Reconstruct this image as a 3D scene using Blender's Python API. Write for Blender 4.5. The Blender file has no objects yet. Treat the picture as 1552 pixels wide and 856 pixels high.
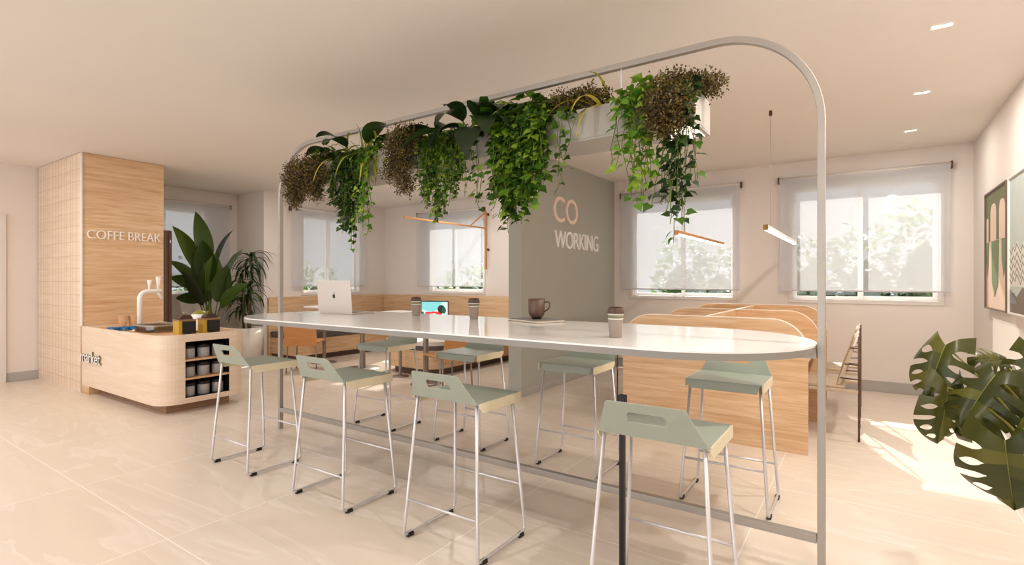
import bpy, math, random
from mathutils import Vector, Matrix, Euler
R = math.radians
SC = bpy.context.scene
COL = SC.collection
PI = math.pi

# ---------------------------------------------------------------- colours / materials
def lin(h):
    h = h.lstrip('#')
    out = []
    for i in (0, 2, 4):
        c = int(h[i:i + 2], 16) / 255
        out.append(c / 12.92 if c <= .04045 else ((c + .055) / 1.055) ** 2.4)
    return tuple(out) + (1.0,)

def newmat(name):
    m = bpy.data.materials.new(name)
    m.use_nodes = True
    nt = m.node_tree
    return m, nt, nt.nodes['Principled BSDF']

def plain(name, col, rough=.5, metal=0, var=.04, scale=6, bump=0, emit=None, estr=0, spec=.5):
    m, nt, b = newmat(name)
    N, L = nt.nodes, nt.links
    c = lin(col)
    tc = N.new('ShaderNodeTexCoord')
    nz = N.new('ShaderNodeTexNoise'); nz.inputs['Scale'].default_value = scale; nz.inputs['Detail'].default_value = 4
    L.new(tc.outputs['Object'], nz.inputs['Vector'])
    rp = N.new('ShaderNodeValToRGB')
    rp.color_ramp.elements[0].position = .3; rp.color_ramp.elements[1].position = .7
    rp.color_ramp.elements[0].color = tuple(max(0, v * (1 - var)) for v in c[:3]) + (1,)
    rp.color_ramp.elements[1].color = tuple(min(1, v * (1 + var)) for v in c[:3]) + (1,)
    L.new(nz.outputs['Fac'], rp.inputs['Fac'])
    L.new(rp.outputs['Color'], b.inputs['Base Color'])
    b.inputs['Roughness'].default_value = rough
    b.inputs['Metallic'].default_value = metal
    b.inputs['Specular IOR Level'].default_value = spec
    if bump:
        bp = N.new('ShaderNodeBump'); bp.inputs['Strength'].default_value = bump; bp.inputs['Distance'].default_value = .01
        n2 = N.new('ShaderNodeTexNoise'); n2.inputs['Scale'].default_value = scale * 12
        L.new(tc.outputs['Object'], n2.inputs['Vector'])
        L.new(n2.outputs['Fac'], bp.inputs['Height']); L.new(bp.outputs['Normal'], b.inputs['Normal'])
    if emit:
        b.inputs['Emission Color'].default_value = lin(emit)
        b.inputs['Emission Strength'].default_value = estr
    return m

def wood(name, dark, light, grain=(1.1, 1.1, 17), rough=.5, contrast=(.32, .7)):
    m, nt, b = newmat(name)
    N, L = nt.nodes, nt.links
    tc = N.new('ShaderNodeTexCoord')
    mp = N.new('ShaderNodeMapping'); mp.inputs['Scale'].default_value = grain
    L.new(tc.outputs['Object'], mp.inputs['Vector'])
    n1 = N.new('ShaderNodeTexNoise'); n1.inputs['Scale'].default_value = 1.6; n1.inputs['Detail'].default_value = 7
    n1.inputs['Roughness'].default_value = .62; n1.inputs['Distortion'].default_value = .6
    L.new(mp.outputs['Vector'], n1.inputs['Vector'])
    mp2 = N.new('ShaderNodeMapping'); mp2.inputs['Scale'].default_value = tuple(g * 5 if g > 5 else g * 1.5 for g in grain)
    L.new(tc.outputs['Object'], mp2.inputs['Vector'])
    n2 = N.new('ShaderNodeTexNoise'); n2.inputs['Scale'].default_value = 2; n2.inputs['Detail'].default_value = 3
    L.new(mp2.outputs['Vector'], n2.inputs['Vector'])
    mx = N.new('ShaderNodeMath'); mx.operation = 'MULTIPLY_ADD'; mx.inputs[1].default_value = .3
    L.new(n2.outputs['Fac'], mx.inputs[0]); 
    ml = N.new('ShaderNodeMath'); ml.operation = 'MULTIPLY'; ml.inputs[1].default_value = .7
    L.new(n1.outputs['Fac'], ml.inputs[0]); L.new(ml.outputs[0], mx.inputs[2])
    rp = N.new('ShaderNodeValToRGB')
    rp.color_ramp.elements[0].position = contrast[0]; rp.color_ramp.elements[1].position = contrast[1]
    rp.color_ramp.elements[0].color = lin(dark); rp.color_ramp.elements[1].color = lin(light)
    L.new(mx.outputs[0], rp.inputs['Fac']); L.new(rp.outputs['Color'], b.inputs['Base Color'])
    b.inputs['Roughness'].default_value = rough
    return m

def leafmat(name, c1, c2, c3, rough=.42, trans=.3, vein=None):
    """leaf colour varies from leaf to leaf"""
    m, nt, b = newmat(name)
    N, L = nt.nodes, nt.links
    g = N.new('ShaderNodeNewGeometry')
    rp = N.new('ShaderNodeValToRGB')
    e = rp.color_ramp.elements
    e[0].color = lin(c1); e[1].color = lin(c3); x = e.new(.55); x.color = lin(c2)
    L.new(g.outputs['Random Per Island'], rp.inputs['Fac'])
    L.new(rp.outputs['Color'], b.inputs['Base Color'])
    b.inputs['Roughness'].default_value = rough
    tr = N.new('ShaderNodeBsdfTranslucent'); L.new(rp.outputs['Color'], tr.inputs['Color'])
    mix = N.new('ShaderNodeMixShader'); mix.inputs['Fac'].default_value = trans
    out = N['Material Output']
    L.new(b.outputs[0], mix.inputs[1]); L.new(tr.outputs[0], mix.inputs[2]); L.new(mix.outputs[0], out.inputs['Surface'])
    return m

def emis(name, col, s):
    m, nt, b = newmat(name)
    b.inputs['Base Color'].default_value = lin(col)
    b.inputs['Emission Color'].default_value = lin(col)
    b.inputs['Emission Strength'].default_value = s
    return m

def floormat():
    m, nt, b = newmat('porcelain_tile')
    N, L = nt.nodes, nt.links
    tc = N.new('ShaderNodeTexCoord')
    # large tiles, thin pale joints
    mp = N.new('ShaderNodeMapping'); mp.inputs['Location'].default_value = (1.77 + 12.5, -1.24 + 12.7, 0)
    L.new(tc.outputs['Object'], mp.inputs['Vector'])
    br = N.new('ShaderNodeTexBrick'); br.offset = 0; br.squash = 1
    br.inputs['Scale'].default_value = 1; br.inputs['Brick Width'].default_value = 1.25; br.inputs['Row Height'].default_value = 1.27
    br.inputs['Mortar Size'].default_value = .0032; br.inputs['Mortar Smooth'].default_value = .3
    br.inputs['Color1'].default_value = (0, 0, 0, 1); br.inputs['Color2'].default_value = (.25, .25, .25, 1)
    L.new(mp.outputs['Vector'], br.inputs['Vector'])
    # soft veins, running their own way in each tile
    add = N.new('ShaderNodeVectorMath'); add.operation = 'MULTIPLY_ADD'
    add.inputs[1].default_value = (30, 17, 9)
    L.new(br.outputs['Color'], add.inputs[0]); 
    mp2 = N.new('ShaderNodeMapping'); mp2.inputs['Rotation'].default_value = (0, 0, R(38)); mp2.inputs['Scale'].default_value = (.45, 2.6, 1)
    L.new(tc.outputs['Object'], mp2.inputs['Vector']); L.new(mp2.outputs['Vector'], add.inputs[2])
    n1 = N.new('ShaderNodeTexNoise'); n1.inputs['Scale'].default_value = 1.3; n1.inputs['Detail'].default_value = 5; n1.inputs['Distortion'].default_value = 1.2
    L.new(add.outputs[0], n1.inputs['Vector'])
    rp = N.new('ShaderNodeValToRGB')
    e = rp.color_ramp.elements
    e[0].position = .3; e[0].color = lin('dacdbf'); e[1].position = .72; e[1].color = lin('e3d8cc')
    for p, c in ((.46, 'dfd3c6'), (.485, 'e5dacf'), (.5, 'dccfc1'), (.6, 'dfd2c3')):
        x = e.new(p); x.color = lin(c)
    L.new(n1.outputs['Fac'], rp.inputs['Fac'])
    mx = N.new('ShaderNodeMixRGB'); mx.inputs['Color2'].default_value = lin('f6f0e8')
    L.new(br.outputs['Fac'], mx.inputs['Fac']); L.new(rp.outputs['Color'], mx.inputs['Color1'])
    L.new(mx.outputs['Color'], b.inputs['Base Color'])
    b.inputs['Roughness'].default_value = .3
    b.inputs['Specular IOR Level'].default_value = .4
    return m

def blindmat():
    m = bpy.data.materials.new('sheer_fabric'); m.use_nodes = True
    nt = m.node_tree; N, L = nt.nodes, nt.links
    N.clear()
    out = N.new('ShaderNodeOutputMaterial')
    tc = N.new('ShaderNodeTexCoord')
    wv = N.new('ShaderNodeTexNoise'); wv.inputs['Scale'].default_value = 60; L.new(tc.outputs['Object'], wv.inputs['Vector'])
    rp = N.new('ShaderNodeValToRGB'); rp.color_ramp.elements[0].color = lin('d9dadf'); rp.color_ramp.elements[1].color = lin('e6e7ec')
    L.new(wv.outputs['Fac'], rp.inputs['Fac'])
    tl = N.new('ShaderNodeBsdfTranslucent'); L.new(rp.outputs['Color'], tl.inputs['Color'])
    df = N.new('ShaderNodeBsdfDiffuse'); L.new(rp.outputs['Color'], df.inputs['Color'])
    m1 = N.new('ShaderNodeMixShader'); m1.inputs['Fac'].default_value = .2
    L.new(df.outputs[0], m1.inputs[1]); L.new(tl.outputs[0], m1.inputs[2])
    tp = N.new('ShaderNodeBsdfTransparent')
    m2 = N.new('ShaderNodeMixShader'); m2.inputs['Fac'].default_value = .6
    L.new(m1.outputs[0], m2.inputs[1]); L.new(tp.outputs[0], m2.inputs[2]); L.new(m2.outputs[0], out.inputs['Surface'])
    return m

def glassmat(name='window_glass', tint=(.97, .98, .98, 1), refl=.06):
    m = bpy.data.materials.new(name); m.use_nodes = True
    nt = m.node_tree; N, L = nt.nodes, nt.links
    N.clear()
    out = N.new('ShaderNodeOutputMaterial')
    tp = N.new('ShaderNodeBsdfTransparent'); tp.inputs['Color'].default_value = tint
    gl = N.new('ShaderNodeBsdfGlossy'); gl.inputs['Roughness'].default_value = .02
    mx = N.new('ShaderNodeMixShader'); mx.inputs['Fac'].default_value = refl
    L.new(tp.outputs[0], mx.inputs[1]); L.new(gl.outputs[0], mx.inputs[2]); L.new(mx.outputs[0], out.inputs['Surface'])
    return m

M = {}
M['floor'] = floormat()
M['ceil'] = plain('ceiling_paint', 'e6e0da', .9, var=.01, scale=1)
M['wall'] = plain('warm_white_paint', 'e0d8d2', .85, var=.015, scale=2)
M['partition'] = plain('sage_grey_paint', 'a6a69d', .8, var=.02, scale=2)
M['base'] = plain('grey_skirting', 'a9a6a2', .6)
M['oak'] = wood('light_oak', 'c2966a', 'e2c5a2', contrast=(.34, .66))
M['oakpale'] = wood('pale_oak', 'dcc3aa', 'ebdac7', grain=(1.0, 1.0, 9))
M['oakh'] = wood('oak_worktop', 'c99c6c', 'dfbb92', grain=(1.0, 14, 14))
M['walnut'] = wood('plinth_oak', '8a6a50', 'a07d60')
M['white'] = plain('white_lacquer', 'f2f0ee', .35, var=.01)
M['tablewhite'] = plain('white_gloss_top', 'f0eeec', .06, var=.008, scale=2, spec=.7)
M['edge'] = plain('grey_table_edge', '8f8a85', .45, .1)
M['steel'] = plain('satin_steel', 'a8a29b', .42, .4, var=.03)
M['chrome'] = plain('brushed_tube_steel', 'd6d3d5', .36, .5, var=.02)
M['sage'] = plain('sage_green_coat', '9ba498', .38, var=.02)
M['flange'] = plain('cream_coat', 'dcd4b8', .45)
M['black'] = plain('black_rubber', '121112', .55)
M['darkmetal'] = plain('dark_steel', '2b2a2c', .4, .6)
M['brownmetal'] = plain('bronze_tube', '5c4030', .4, .5)
M['brownpanel'] = plain('dark_brown_laminate', '5a463c', .5)
M['planter'] = plain('warm_grey_planter', '9d9991', .5, .1)
M['cream'] = plain('cream_edge_band', 'f1e9dd', .5, var=.01)
M['frame'] = plain('pale_window_frame', 'd9d3cf', .45, var=.01)
M['blind'] = blindmat()
M['glass'] = glassmat()
M['cup'] = plain('taupe_card', '8c7f74', .6)
M['cuplid'] = plain('brown_lid', '4a3326', .4)
M['cupband'] = plain('pale_band', 'd5d2c8', .5)
M['cupolive'] = plain('olive_band', '77705c', .55)
M['mug'] = plain('brown_stoneware', '5d4436', .4)
M['mugfoot'] = plain('black_glaze', '15110f', .3)
M['paper'] = plain('grey_cover', '7d7a78', .5)
M['pages'] = plain('cream_pages', 'd9cbb9', .8)
M['alu'] = plain('laptop_aluminium', 'c9c0b8', .38, .55, var=.01)
M['bezel'] = plain('black_bezel', '0c0c0d', .25)
M['cushion'] = plain('charcoal_fabric', '5d5653', .9, bump=.15)
M['cushionpale'] = plain('pale_seat_fabric', 'e2dad2', .85, bump=.1)
M['ply'] = wood('orange_plywood', 'b97d48', 'cf9860', grain=(1, 1, 10))
M['taupe'] = plain('taupe_steel', '8b7f76', .4, .4)
M['beige'] = plain('beige_slat', 'bba78f', .55)
M['stem'] = plain('green_stem', '5b6a24', .5)
M['stembrown'] = plain('brown_stem', '54452a', .6)
M['soil'] = plain('dark_soil', '241a12', .95, bump=.5, scale=20)
M['pot'] = plain('white_pot', 'd9d1c7', .6, bump=.05)
M['ivy'] = leafmat('ivy_leaf', '1f3d0e', '47711a', '8fae34')
M['ivydark'] = leafmat('ivy_leaf_dark', '15280b', '27441a', '4a6a1f')
M['fresh'] = leafmat('fresh_leaf', '3f701a', '6c9c2a', 'a5bd45')
M['brown'] = leafmat('bronze_leaf', '2a2410', '5a4a20', '927d45', trans=.25)
M['strap'] = leafmat('strap_leaf', '56701c', 'a8a634', 'd0be50')
M['broad'] = leafmat('broad_dark_leaf', '12220c', '223a14', '446122', trans=.2)
M['mon'] = leafmat('monstera_leaf', '2d3310', '434716', '5c5a20', rough=.3, trans=.2)
M['palm'] = leafmat('paddle_leaf', '2a4011', '3e5a18', '5c7424', trans=.25, rough=.38)
M['palmdark'] = leafmat('dragon_leaf', '18260c', '2a3c12', '4a5a1c', trans=.2)
M['hedge'] = leafmat('hedge_leaf', '2a5216', '46782a', '84a848')
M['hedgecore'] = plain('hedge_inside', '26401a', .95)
M['led'] = emis('led_diffuser', 'fff4e4', 5)
M['letter'] = plain('white_letter', 'f4f1ee', .4, var=.01)
M['letterpink'] = plain('blush_letter', 'ead3c6', .5, var=.01)
M['ground'] = plain('outside_ground', '8f8a7c', .95, scale=3)

# ---------------------------------------------------------------- mesh building
class MB:
    def __init__(s): s.v = []; s.f = []; s.sm = []
    def add(s, vs, fs, smooth=False):
        o = len(s.v); s.v += [tuple(v) for v in vs]
        for f in fs: s.f.append(tuple(i + o for i in f)); s.sm.append(smooth)
        return s
    def box(s, x0, x1, y0, y1, z0, z1):
        vs = [(x, y, z) for z in (z0, z1) for y in (y0, y1) for x in (x0, x1)]
        return s.add(vs, [(0, 2, 3, 1), (4, 5, 7, 6), (0, 1, 5, 4), (2, 6, 7, 3), (0, 4, 6, 2), (1, 3, 7, 5)])
    def prism(s, poly, axis, a0, a1, smooth=False):
        """poly in the two other axes (in order), extruded along axis"""
        n = len(poly)
        def P(p, a):
            if axis == 'z': return (p[0], p[1], a)
            if axis == 'y': return (p[0], a, p[1])
            return (a, p[0], p[1])
        vs = [P(p, a0) for p in poly] + [P(p, a1) for p in poly]
        s.add(vs, [tuple(range(n))[::-1], tuple(range(n, 2 * n))])
        if smooth: s.add(vs, [])
        o = len(s.v) - 2 * n
        for i in range(n):
            j = (i + 1) % n
            s.f.append((o + i, o + j, o + n + j, o + n + i)); s.sm.append(smooth)
        return s
    def ringprism(s, outer, inner, axis, a0, a1):
        """plate with a hole; outer and inner have the same count"""
        n = len(outer)
        def P(p, a):
            if axis == 'z': return (p[0], p[1], a)
            if axis == 'y': return (p[0], a, p[1])
            return (a, p[0], p[1])
        vs = [P(p, a0) for p in outer] + [P(p, a0) for p in inner] + [P(p, a1) for p in outer] + [P(p, a1) for p in inner]
        fs = []
        for i in range(n):
            j = (i + 1) % n
            fs += [(i, n + i, n + j, j), (2 * n + i, 2 * n + j, 3 * n + j, 3 * n + i), (i, j, 2 * n + j, 2 * n + i), (n + i, 3 * n + i, 3 * n + j, n + j)]
        return s.add(vs, fs)
    def tube(s, path, r, n=10, cap=True, flat=None):
        path = [Vector(p) for p in path]
        rs = r if isinstance(r, (list, tuple)) else [r] * len(path)
        vs = []; up = Vector((0, 0, 1)); prev = None
        for i, p in enumerate(path):
            a = path[max(0, i - 1)]; b = path[min(len(path) - 1, i + 1)]
            t = (b - a).normalized()
            if prev is None:
                ref = up if abs(t.z) < .9 else Vector((1, 0, 0))
                u = t.cross(ref).normalized()
            else:
                u = (prev - t * prev.dot(t)).normalized()
            prev = u; w = t.cross(u)
            for k in range(n):
                an = 2 * PI * k / n
                vs.append(p + (u * math.cos(an) + w * math.sin(an)) * rs[i])
        fs = []
        for i in range(len(path) - 1):
            for k in range(n):
                fs.append((i * n + k, i * n + (k + 1) % n, (i + 1) * n + (k + 1) % n, (i + 1) * n + k))
        s.add(vs, fs, True)
        if cap:
            o = len(s.v) - len(vs); m = len(path)
            s.f.append(tuple(o + k for k in range(n))[::-1]); s.sm.append(False)
            s.f.append(tuple(o + (m - 1) * n + k for k in range(n))); s.sm.append(False)
        return s
    def sweep(s, path, hw, hh, side):
        """rectangular bar swept along path; side = constant side vector (width), hh across"""
        path = [Vector(p) for p in path]; side = Vector(side).normalized()
        vs = []
        for i, p in enumerate(path):
            a = path[max(0, i - 1)]; b = path[min(len(path) - 1, i + 1)]
            t = (b - a).normalized(); nrm = t.cross(side).normalized()
            for (u, w) in ((-1, -1), (1, -1), (1, 1), (-1, 1)):
                vs.append(p + side * hw * u + nrm * hh * w)
        fs = []
        for i in range(len(path) - 1):
            for k in range(4):
                fs.append((i * 4 + k, i * 4 + (k + 1) % 4, i * 4 + 4 + (k + 1) % 4, i * 4 + 4 + k))
        m = len(path) - 1
        fs += [(3, 2, 1, 0), (m * 4, m * 4 + 1, m * 4 + 2, m * 4 + 3)]
        return s.add(vs, fs)
    def lathe(s, prof, c=(0, 0, 0), n=28, sx=1, sy=1):
        vs = []; fs = []
        for (r, z) in prof:
            for k in range(n):
                an = 2 * PI * k / n
                vs.append((c[0] + r * sx * math.cos(an), c[1] + r * sy * math.sin(an), c[2] + z))
        for i in range(len(prof) - 1):
            for k in range(n):
                fs.append((i * n + k, i * n + (k + 1) % n, (i + 1) * n + (k + 1) % n, (i + 1) * n + k))
        s.add(vs, fs, True)
        o = len(s.v) - len(vs); m = len(prof)
        if prof[0][0] > 1e-6: s.add(vs[:n], [tuple(range(n))[::-1]])
        if prof[-1][0] > 1e-6: s.add(vs[-n:], [tuple(range(n))])
        return s
    def leaf(s, base, d, up, ln, w, kind='ivy', droop=0.0):
        base = Vector(base); d = Vector(d).normalized()
        side = d.cross(Vector(up))
        if side.length < 1e-4: side = d.cross(Vector((1, .2, 0)))
        side.normalize(); nrm = side.cross(d)
        P = lambda a, b, c: base + d * (a * ln) + side * (b * w) + nrm * (c * ln)
        if kind == 'ivy':
            vs = [P(0, 0, 0), P(-.08, -.38, .05), P(.3, -.5, .1), P(.62, -.24, .04), P(1, 0, -.12), P(.62, .24, .04), P(.3, .5, .1), P(-.08, .38, .05), P(.4, 0, .0)]
            fs = [(0, 8, 2, 1), (8, 3, 2), (8, 4, 3), (0, 7, 6, 8), (8, 6, 5), (8, 5, 4)]
        elif kind == 'small':
            vs = [P(0, 0, 0), P(.45, -.5, .06), P(1, 0, -.05), P(.45, .5, .06)]
            fs = [(0, 2, 1), (0, 3, 2)]
        s.add(vs, fs, kind != 'small')
        return s
    def blade(s, base, d, up, ln, w, droop, seg=8, fold=.25, tipw=0, shape='strap'):
        """long curved leaf: follows an arc that droops, folded along its midrib"""
        p = Vector(base); d = Vector(d).normalized()
        vs = []; st = ln / seg
        side = d.cross(Vector(up))
        if side.length < 1e-3: side = d.cross(Vector((1, .3, 0)))
        side.normalize()
        for i in range(seg + 1):
            t = i / seg
            if shape == 'strap': wd = w * (min(1, .5 + 3 * t) * (1 - t ** 3)) + .0005
            elif shape == 'broad': wd = w * max(.015, math.sin(PI * min(1, t ** .85)) ** .8)
            else: wd = w * max(.03, math.sin(PI * t) ** .6) if t > .0 else w * .05
            nr = side.cross(d).normalized()
            vs += [p - side * wd * .5 + nr * wd * fold * .5, p, p + side * wd * .5 + nr * wd * fold * .5]
            d = (d + Vector((0, 0, -1)) * droop / seg * (1 + t)).normalized()
            p = p + d * st
        fs = []
        for i in range(seg):
            a = i * 3
            fs += [(a, a + 1, a + 4, a + 3), (a + 1, a + 2, a + 5, a + 4)]
        return s.add(vs, fs, True)
    def build(s, name, mat, parent=None, bevel=0, seg=2, world=False, angle=None):
        me = bpy.data.meshes.new(name)
        vs = s.v
        if world and parent is not None:
            l = parent.location; vs = [(v[0] - l.x, v[1] - l.y, v[2] - l.z) for v in vs]
        me.from_pydata(vs, [], s.f); me.update()
        me.polygons.foreach_set('use_smooth', s.sm)
        for m in (mat if isinstance(mat, (list, tuple)) else [mat]): me.materials.append(m)
        o = bpy.data.objects.new(name, me); COL.objects.link(o)
        if parent is not None: o.parent = parent
        if bevel:
            b = o.modifiers.new('edge', 'BEVEL'); b.width = bevel; b.segments = seg; b.limit_method = 'ANGLE'; b.angle_limit = R(50)
        return o

def tag(o, label=None, cat=None, group=None, kind=None):
    if label: o['label'] = label
    if cat: o['category'] = cat
    if group: o['group'] = group
    if kind: o['kind'] = kind
    return o
def thing(name, label, cat, loc=(0, 0, 0), rz=0, group=None):
    o = bpy.data.objects.new(name, None); COL.objects.link(o)
    o.location = loc; o.rotation_euler = (0, 0, rz); o.empty_display_size = .1
    return tag(o, label, cat, group)
def struct(o): o['kind'] = 'structure'; return o
def dup(root, loc, rz, label=None, group=None):
    r = root.copy(); COL.objects.link(r); r.location = loc; r.rotation_euler = (0, 0, rz)
    if label: r['label'] = label
    if group: r['group'] = group
    for ch in list(root.children):
        c = ch.copy(); COL.objects.link(c); c.parent = r
        for g in list(ch.children):
            e = g.copy(); COL.objects.link(e); e.parent = c
    return r
def rrect(x0, x1, z0, z1, r, n=6, corners=(1, 1, 1, 1)):
    """rounded rectangle, corners bl br tr tl"""
    pts = []
    for (cx, cz, a0, on) in ((x0, z0, 180, corners[0]), (x1, z0, 270, corners[1]), (x1, z1, 0, corners[2]), (x0, z1, 90, corners[3])):
        sx = 1 if cx == x0 else -1; sz = 1 if cz == z0 else -1
        if not on: pts += [(cx, cz)]; continue
        for i in range(n + 1):
            a = R(a0 + 90 * i / n)
            pts.append((cx + sx * r + r * math.cos(a), cz + sz * r + r * math.sin(a)))
    return pts
def bentpath(pts, r, n=5):
    """polyline with rounded corners"""
    pts = [Vector(p) for p in pts]; out = [pts[0]]
    for i in range(1, len(pts) - 1):
        a = (pts[i - 1] - pts[i]).normalized(); b = (pts[i + 1] - pts[i]).normalized()
        p0 = pts[i] + a * r; p1 = pts[i] + b * r
        for k in range(n + 1):
            t = k / n
            out.append((1 - t) ** 2 * p0 + 2 * t * (1 - t) * pts[i] + t * t * p1)
    return out + [pts[-1]]

def text(name, body, mat, width, height, depth, origin, right, up, offset=0.0, shear=0, parent=None, spacing=1.0, side=None):
    cu = bpy.data.curves.new(name + '_curve', 'FONT'); cu.body = body; cu.size = 1; cu.extrude = .5; cu.offset = offset; cu.space_character = spacing
    to = bpy.data.objects.new(name + '_tmp', cu); COL.objects.link(to)
    bpy.context.view_layer.update()
    dg = bpy.context.evaluated_depsgraph_get()
    me = bpy.data.meshes.new_from_object(to.evaluated_get(dg))
    bpy.data.objects.remove(to)
    xs = [v.co.x for v in me.vertices]; ys = [v.co.y for v in me.vertices]
    x0, x1, y0, y1 = min(xs), max(xs), min(ys), max(ys)
    right = Vector(right).normalized(); up = Vector(up).normalized(); nrm = right.cross(up)
    for v in me.vertices:
        c = v.co.copy()
        v.co = right * ((c.x - x0) / (x1 - x0) * width) + up * ((c.y - y0) / (y1 - y0) * height) + nrm * ((c.z + .5) * depth)
    me.materials.clear(); me.materials.append(mat); me.materials.append(side or mat)
    me.update()
    for p in me.polygons: p.material_index = 0 if abs(p.normal.dot(nrm)) > .7 else 1; p.use_smooth = False
    me.name = name
    o = bpy.data.objects.new(name, me); COL.objects.link(o); o.location = origin
    if parent is not None:
        o.parent = parent; o.location = Vector(origin) - parent.location
    return o

# ---------------------------------------------------------------- camera
cam = bpy.data.cameras.new('camera'); co = bpy.data.objects.new('camera', cam); COL.objects.link(co)
cam.sensor_width = 36; cam.lens = 790 / 1552 * 36; cam.shift_y = -3 / 1552; cam.clip_start = .05
co.location = (0, 0, 1.35); co.rotation_euler = (R(90), 0, R(34.2))
SC.camera = co

# ---------------------------------------------------------------- room shell
CE = 2.9; XL = -9.45; XI = -8.58; YR = 5.02; YB = 7.74; XR = .995; T = .2
struct(MB().box(XL - T, XR + T, -4, YB + T, -.1, 0).build('floor', M['floor']))
struct(MB().box(XL - T, XR + T, -4, YB + T, CE, CE + .1).build('ceiling', M['ceil']))
def wall_holes(name, a0, a1, holes, fixed, axis, mat):
    """wall along an axis with rectangular window holes (a0,a1,z0,z1)"""
    mb = MB()
    def bx(u0, u1, z0, z1):
        if u1 - u0 < 1e-4 or z1 - z0 < 1e-4: return
        if axis == 'x': mb.box(u0, u1, fixed[0], fixed[1], z0, z1)
        else: mb.box(fixed[0], fixed[1], u0, u1, z0, z1)
    u = a0
    for (h0, h1, z0, z1) in sorted(holes):
        bx(u, h0, 0, CE); bx(h0, h1, 0, z0); bx(h0, h1, z1, CE); u = h1
    bx(u, a1, 0, CE)
    return struct(mb.build(name, mat))
W3 = (-7.32, -5.86, 1.09, 2.58); W4 = (-3.04, -1.485, 1.07, 2.6); W5 = (-.85, .745, 1.06, 2.6)
W2 = (5.73, 7.1, 1.08, 2.6); W1 = (3.2, 4.5, 1.08, 2.6)
wall_holes('wall_back', XI - T, XR + T, [W3, W4, W5], (YB, YB + T), 'x', M['wall'])
wall_holes('wall_left_inner', YR, YB, [W2], (XI - T, XI), 'y', M['wall'])
wall_holes('wall_left', -4, YR, [W1], (XL - T, XL), 'y', M['wall'])
struct(MB().box(XL - T, XI - T, YR, YR + T, 0, CE).build('wall_left_return', M['wall']))
struct(MB().box(XR, XR + T, -4, YB, 0, CE).build('wall_right', M['wall']))
struct(MB().box(-3.48, -3.3, 5.05, YB, 0, CE).build('wall_partition', M['partition']))
struct(MB().box(-3.3, XR, YB - .014, YB, 0, .13).build('baseboard_back', M['base'], bevel=.004))
struct(MB().box(XL, XL + .014, -4, 2.28, 0, .12).build('baseboard_left', M['base'], bevel=.004))
struct(MB().box(-3.494, -3.286, 5.036, YB - .02, 0, .085).build('baseboard_partition', M['base'], bevel=.003))
struct(MB().box(XR - .014, XR, -4, YB - .015, 0, .13).build('baseboard_right', M['base'], bevel=.004))
# a flush door at the far left of the left wall
dr = struct(MB().box(XL, XL + .03, .95, 1.87, 0, 2.15).build('door_1', M['wall'], bevel=.004))
MB().ringprism([(.88, 0), (1.94, 0), (1.94, 2.22), (.88, 2.22)], [(.95, 0), (1.87, 0), (1.87, 2.15), (.95, 2.15)], 'x', XL, XL + .045).build('door_frame', M['frame'], dr)

def window(n, hole, axis, inner, outer, mull):
    """frame with architrave, two sashes, panes; inner/outer = wall faces"""
    a0, a1, z0, z1 = hole
    sg = 1 if outer > inner else -1
    def P(mb, u0, u1, d0, d1, zz0, zz1):
        d0, d1 = sorted((d0, d1))
        if axis == 'x': mb.box(u0, u1, d0, d1, zz0, zz1)
        else: mb.box(d0, d1, u0, u1, zz0, zz1)
    def ring(mb, u0, u1, w0, w1, wd, d0, d1):
        P(mb, u0, u1, d0, d1, w0, w0 + wd); P(mb, u0, u1, d0, d1, w1 - wd, w1)
        P(mb, u0, u0 + wd, d0, d1, w0 + wd, w1 - wd); P(mb, u1 - wd, u1, d0, d1, w0 + wd, w1 - wd)
    mb = MB(); ring(mb, a0, a1, z0, z1, .05, inner - sg * .015, outer - sg * .02)
    w = struct(mb.build('window_%d' % n, M['frame'], bevel=.004))
    m0 = inner + sg * .06; m1 = inner + sg * .1
    for k, (u0, u1) in enumerate(((a0 + .051, mull + .03), (mull - .03, a1 - .051))):
        sm = MB(); off = sg * .042 * k
        ring(sm, u0, u1, z0 + .051, z1 - .051, .045 if k else .04, m0 + off, m1 + off)
        so = sm.build('sash', M['white'], w, bevel=.003)
        pm = MB(); P(pm, u0 + .03, u1 - .03, m0 + off + sg * .017, m0 + off + sg * .023, z0 + .085, z1 - .085)
        pm.build('pane', M['glass'], so)
    return w
window(3, W3, 'x', YB, YB + T, -6.62)
window(4, W4, 'x', YB, YB + T, -2.25)
window(5, W5, 'x', YB, YB + T, -.06)
window(2, W2, 'y', XI, XI - T, 6.38)
window(1, W1, 'y', XL, XL - T, 3.85)

def blind(label, a0, a1, zt, zb, axis, face):
    """roller blind: tube, sheer cloth, hem bar, two brackets"""
    sg = -1 if axis == 'x' else 1
    c = (a0 + a1) / 2
    root = thing('roller_blind', label, 'window blind', (c, face, zt) if axis == 'x' else (face, c, zt), 0, 'roller blinds on the windows')
    def P(u, d, z): return (u, face + sg * d, z) if axis == 'x' else (face + sg * d, u, z)
    MB().tube([P(a0 + .006, .05, zt - .035), P(a1 - .006, .05, zt - .035)], .033, 14).build('roller', M['frame'], root, world=True)
    def bx(u0, u1, d0, d1, z0, z1):
        p, q = P(u0, d0, z0), P(u1, d1, z1)
        return MB().box(min(p[0], q[0]), max(p[0], q[0]), min(p[1], q[1]), max(p[1], q[1]), z0, z1)
    bx(a0 + .012, a1 - .012, .0815, .0835, zb, zt - .035).build('fabric', M['blind'], root, world=True)
    bx(a0 + .012, a1 - .012, .074, .081, zb, zb + .018).build('hem_bar', M['frame'], root, world=True)
    for u in (a0 - .012, a1 - .006):
        bx(u, u + .018, 0, .075, zt - .075, zt + .005).build('bracket', M['brownmetal'], root, world=True)
    return root
blind('sheer roller blind on the window nearest the two framed prints', -.955, .80, 2.70, 1.212, 'x', YB)
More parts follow.
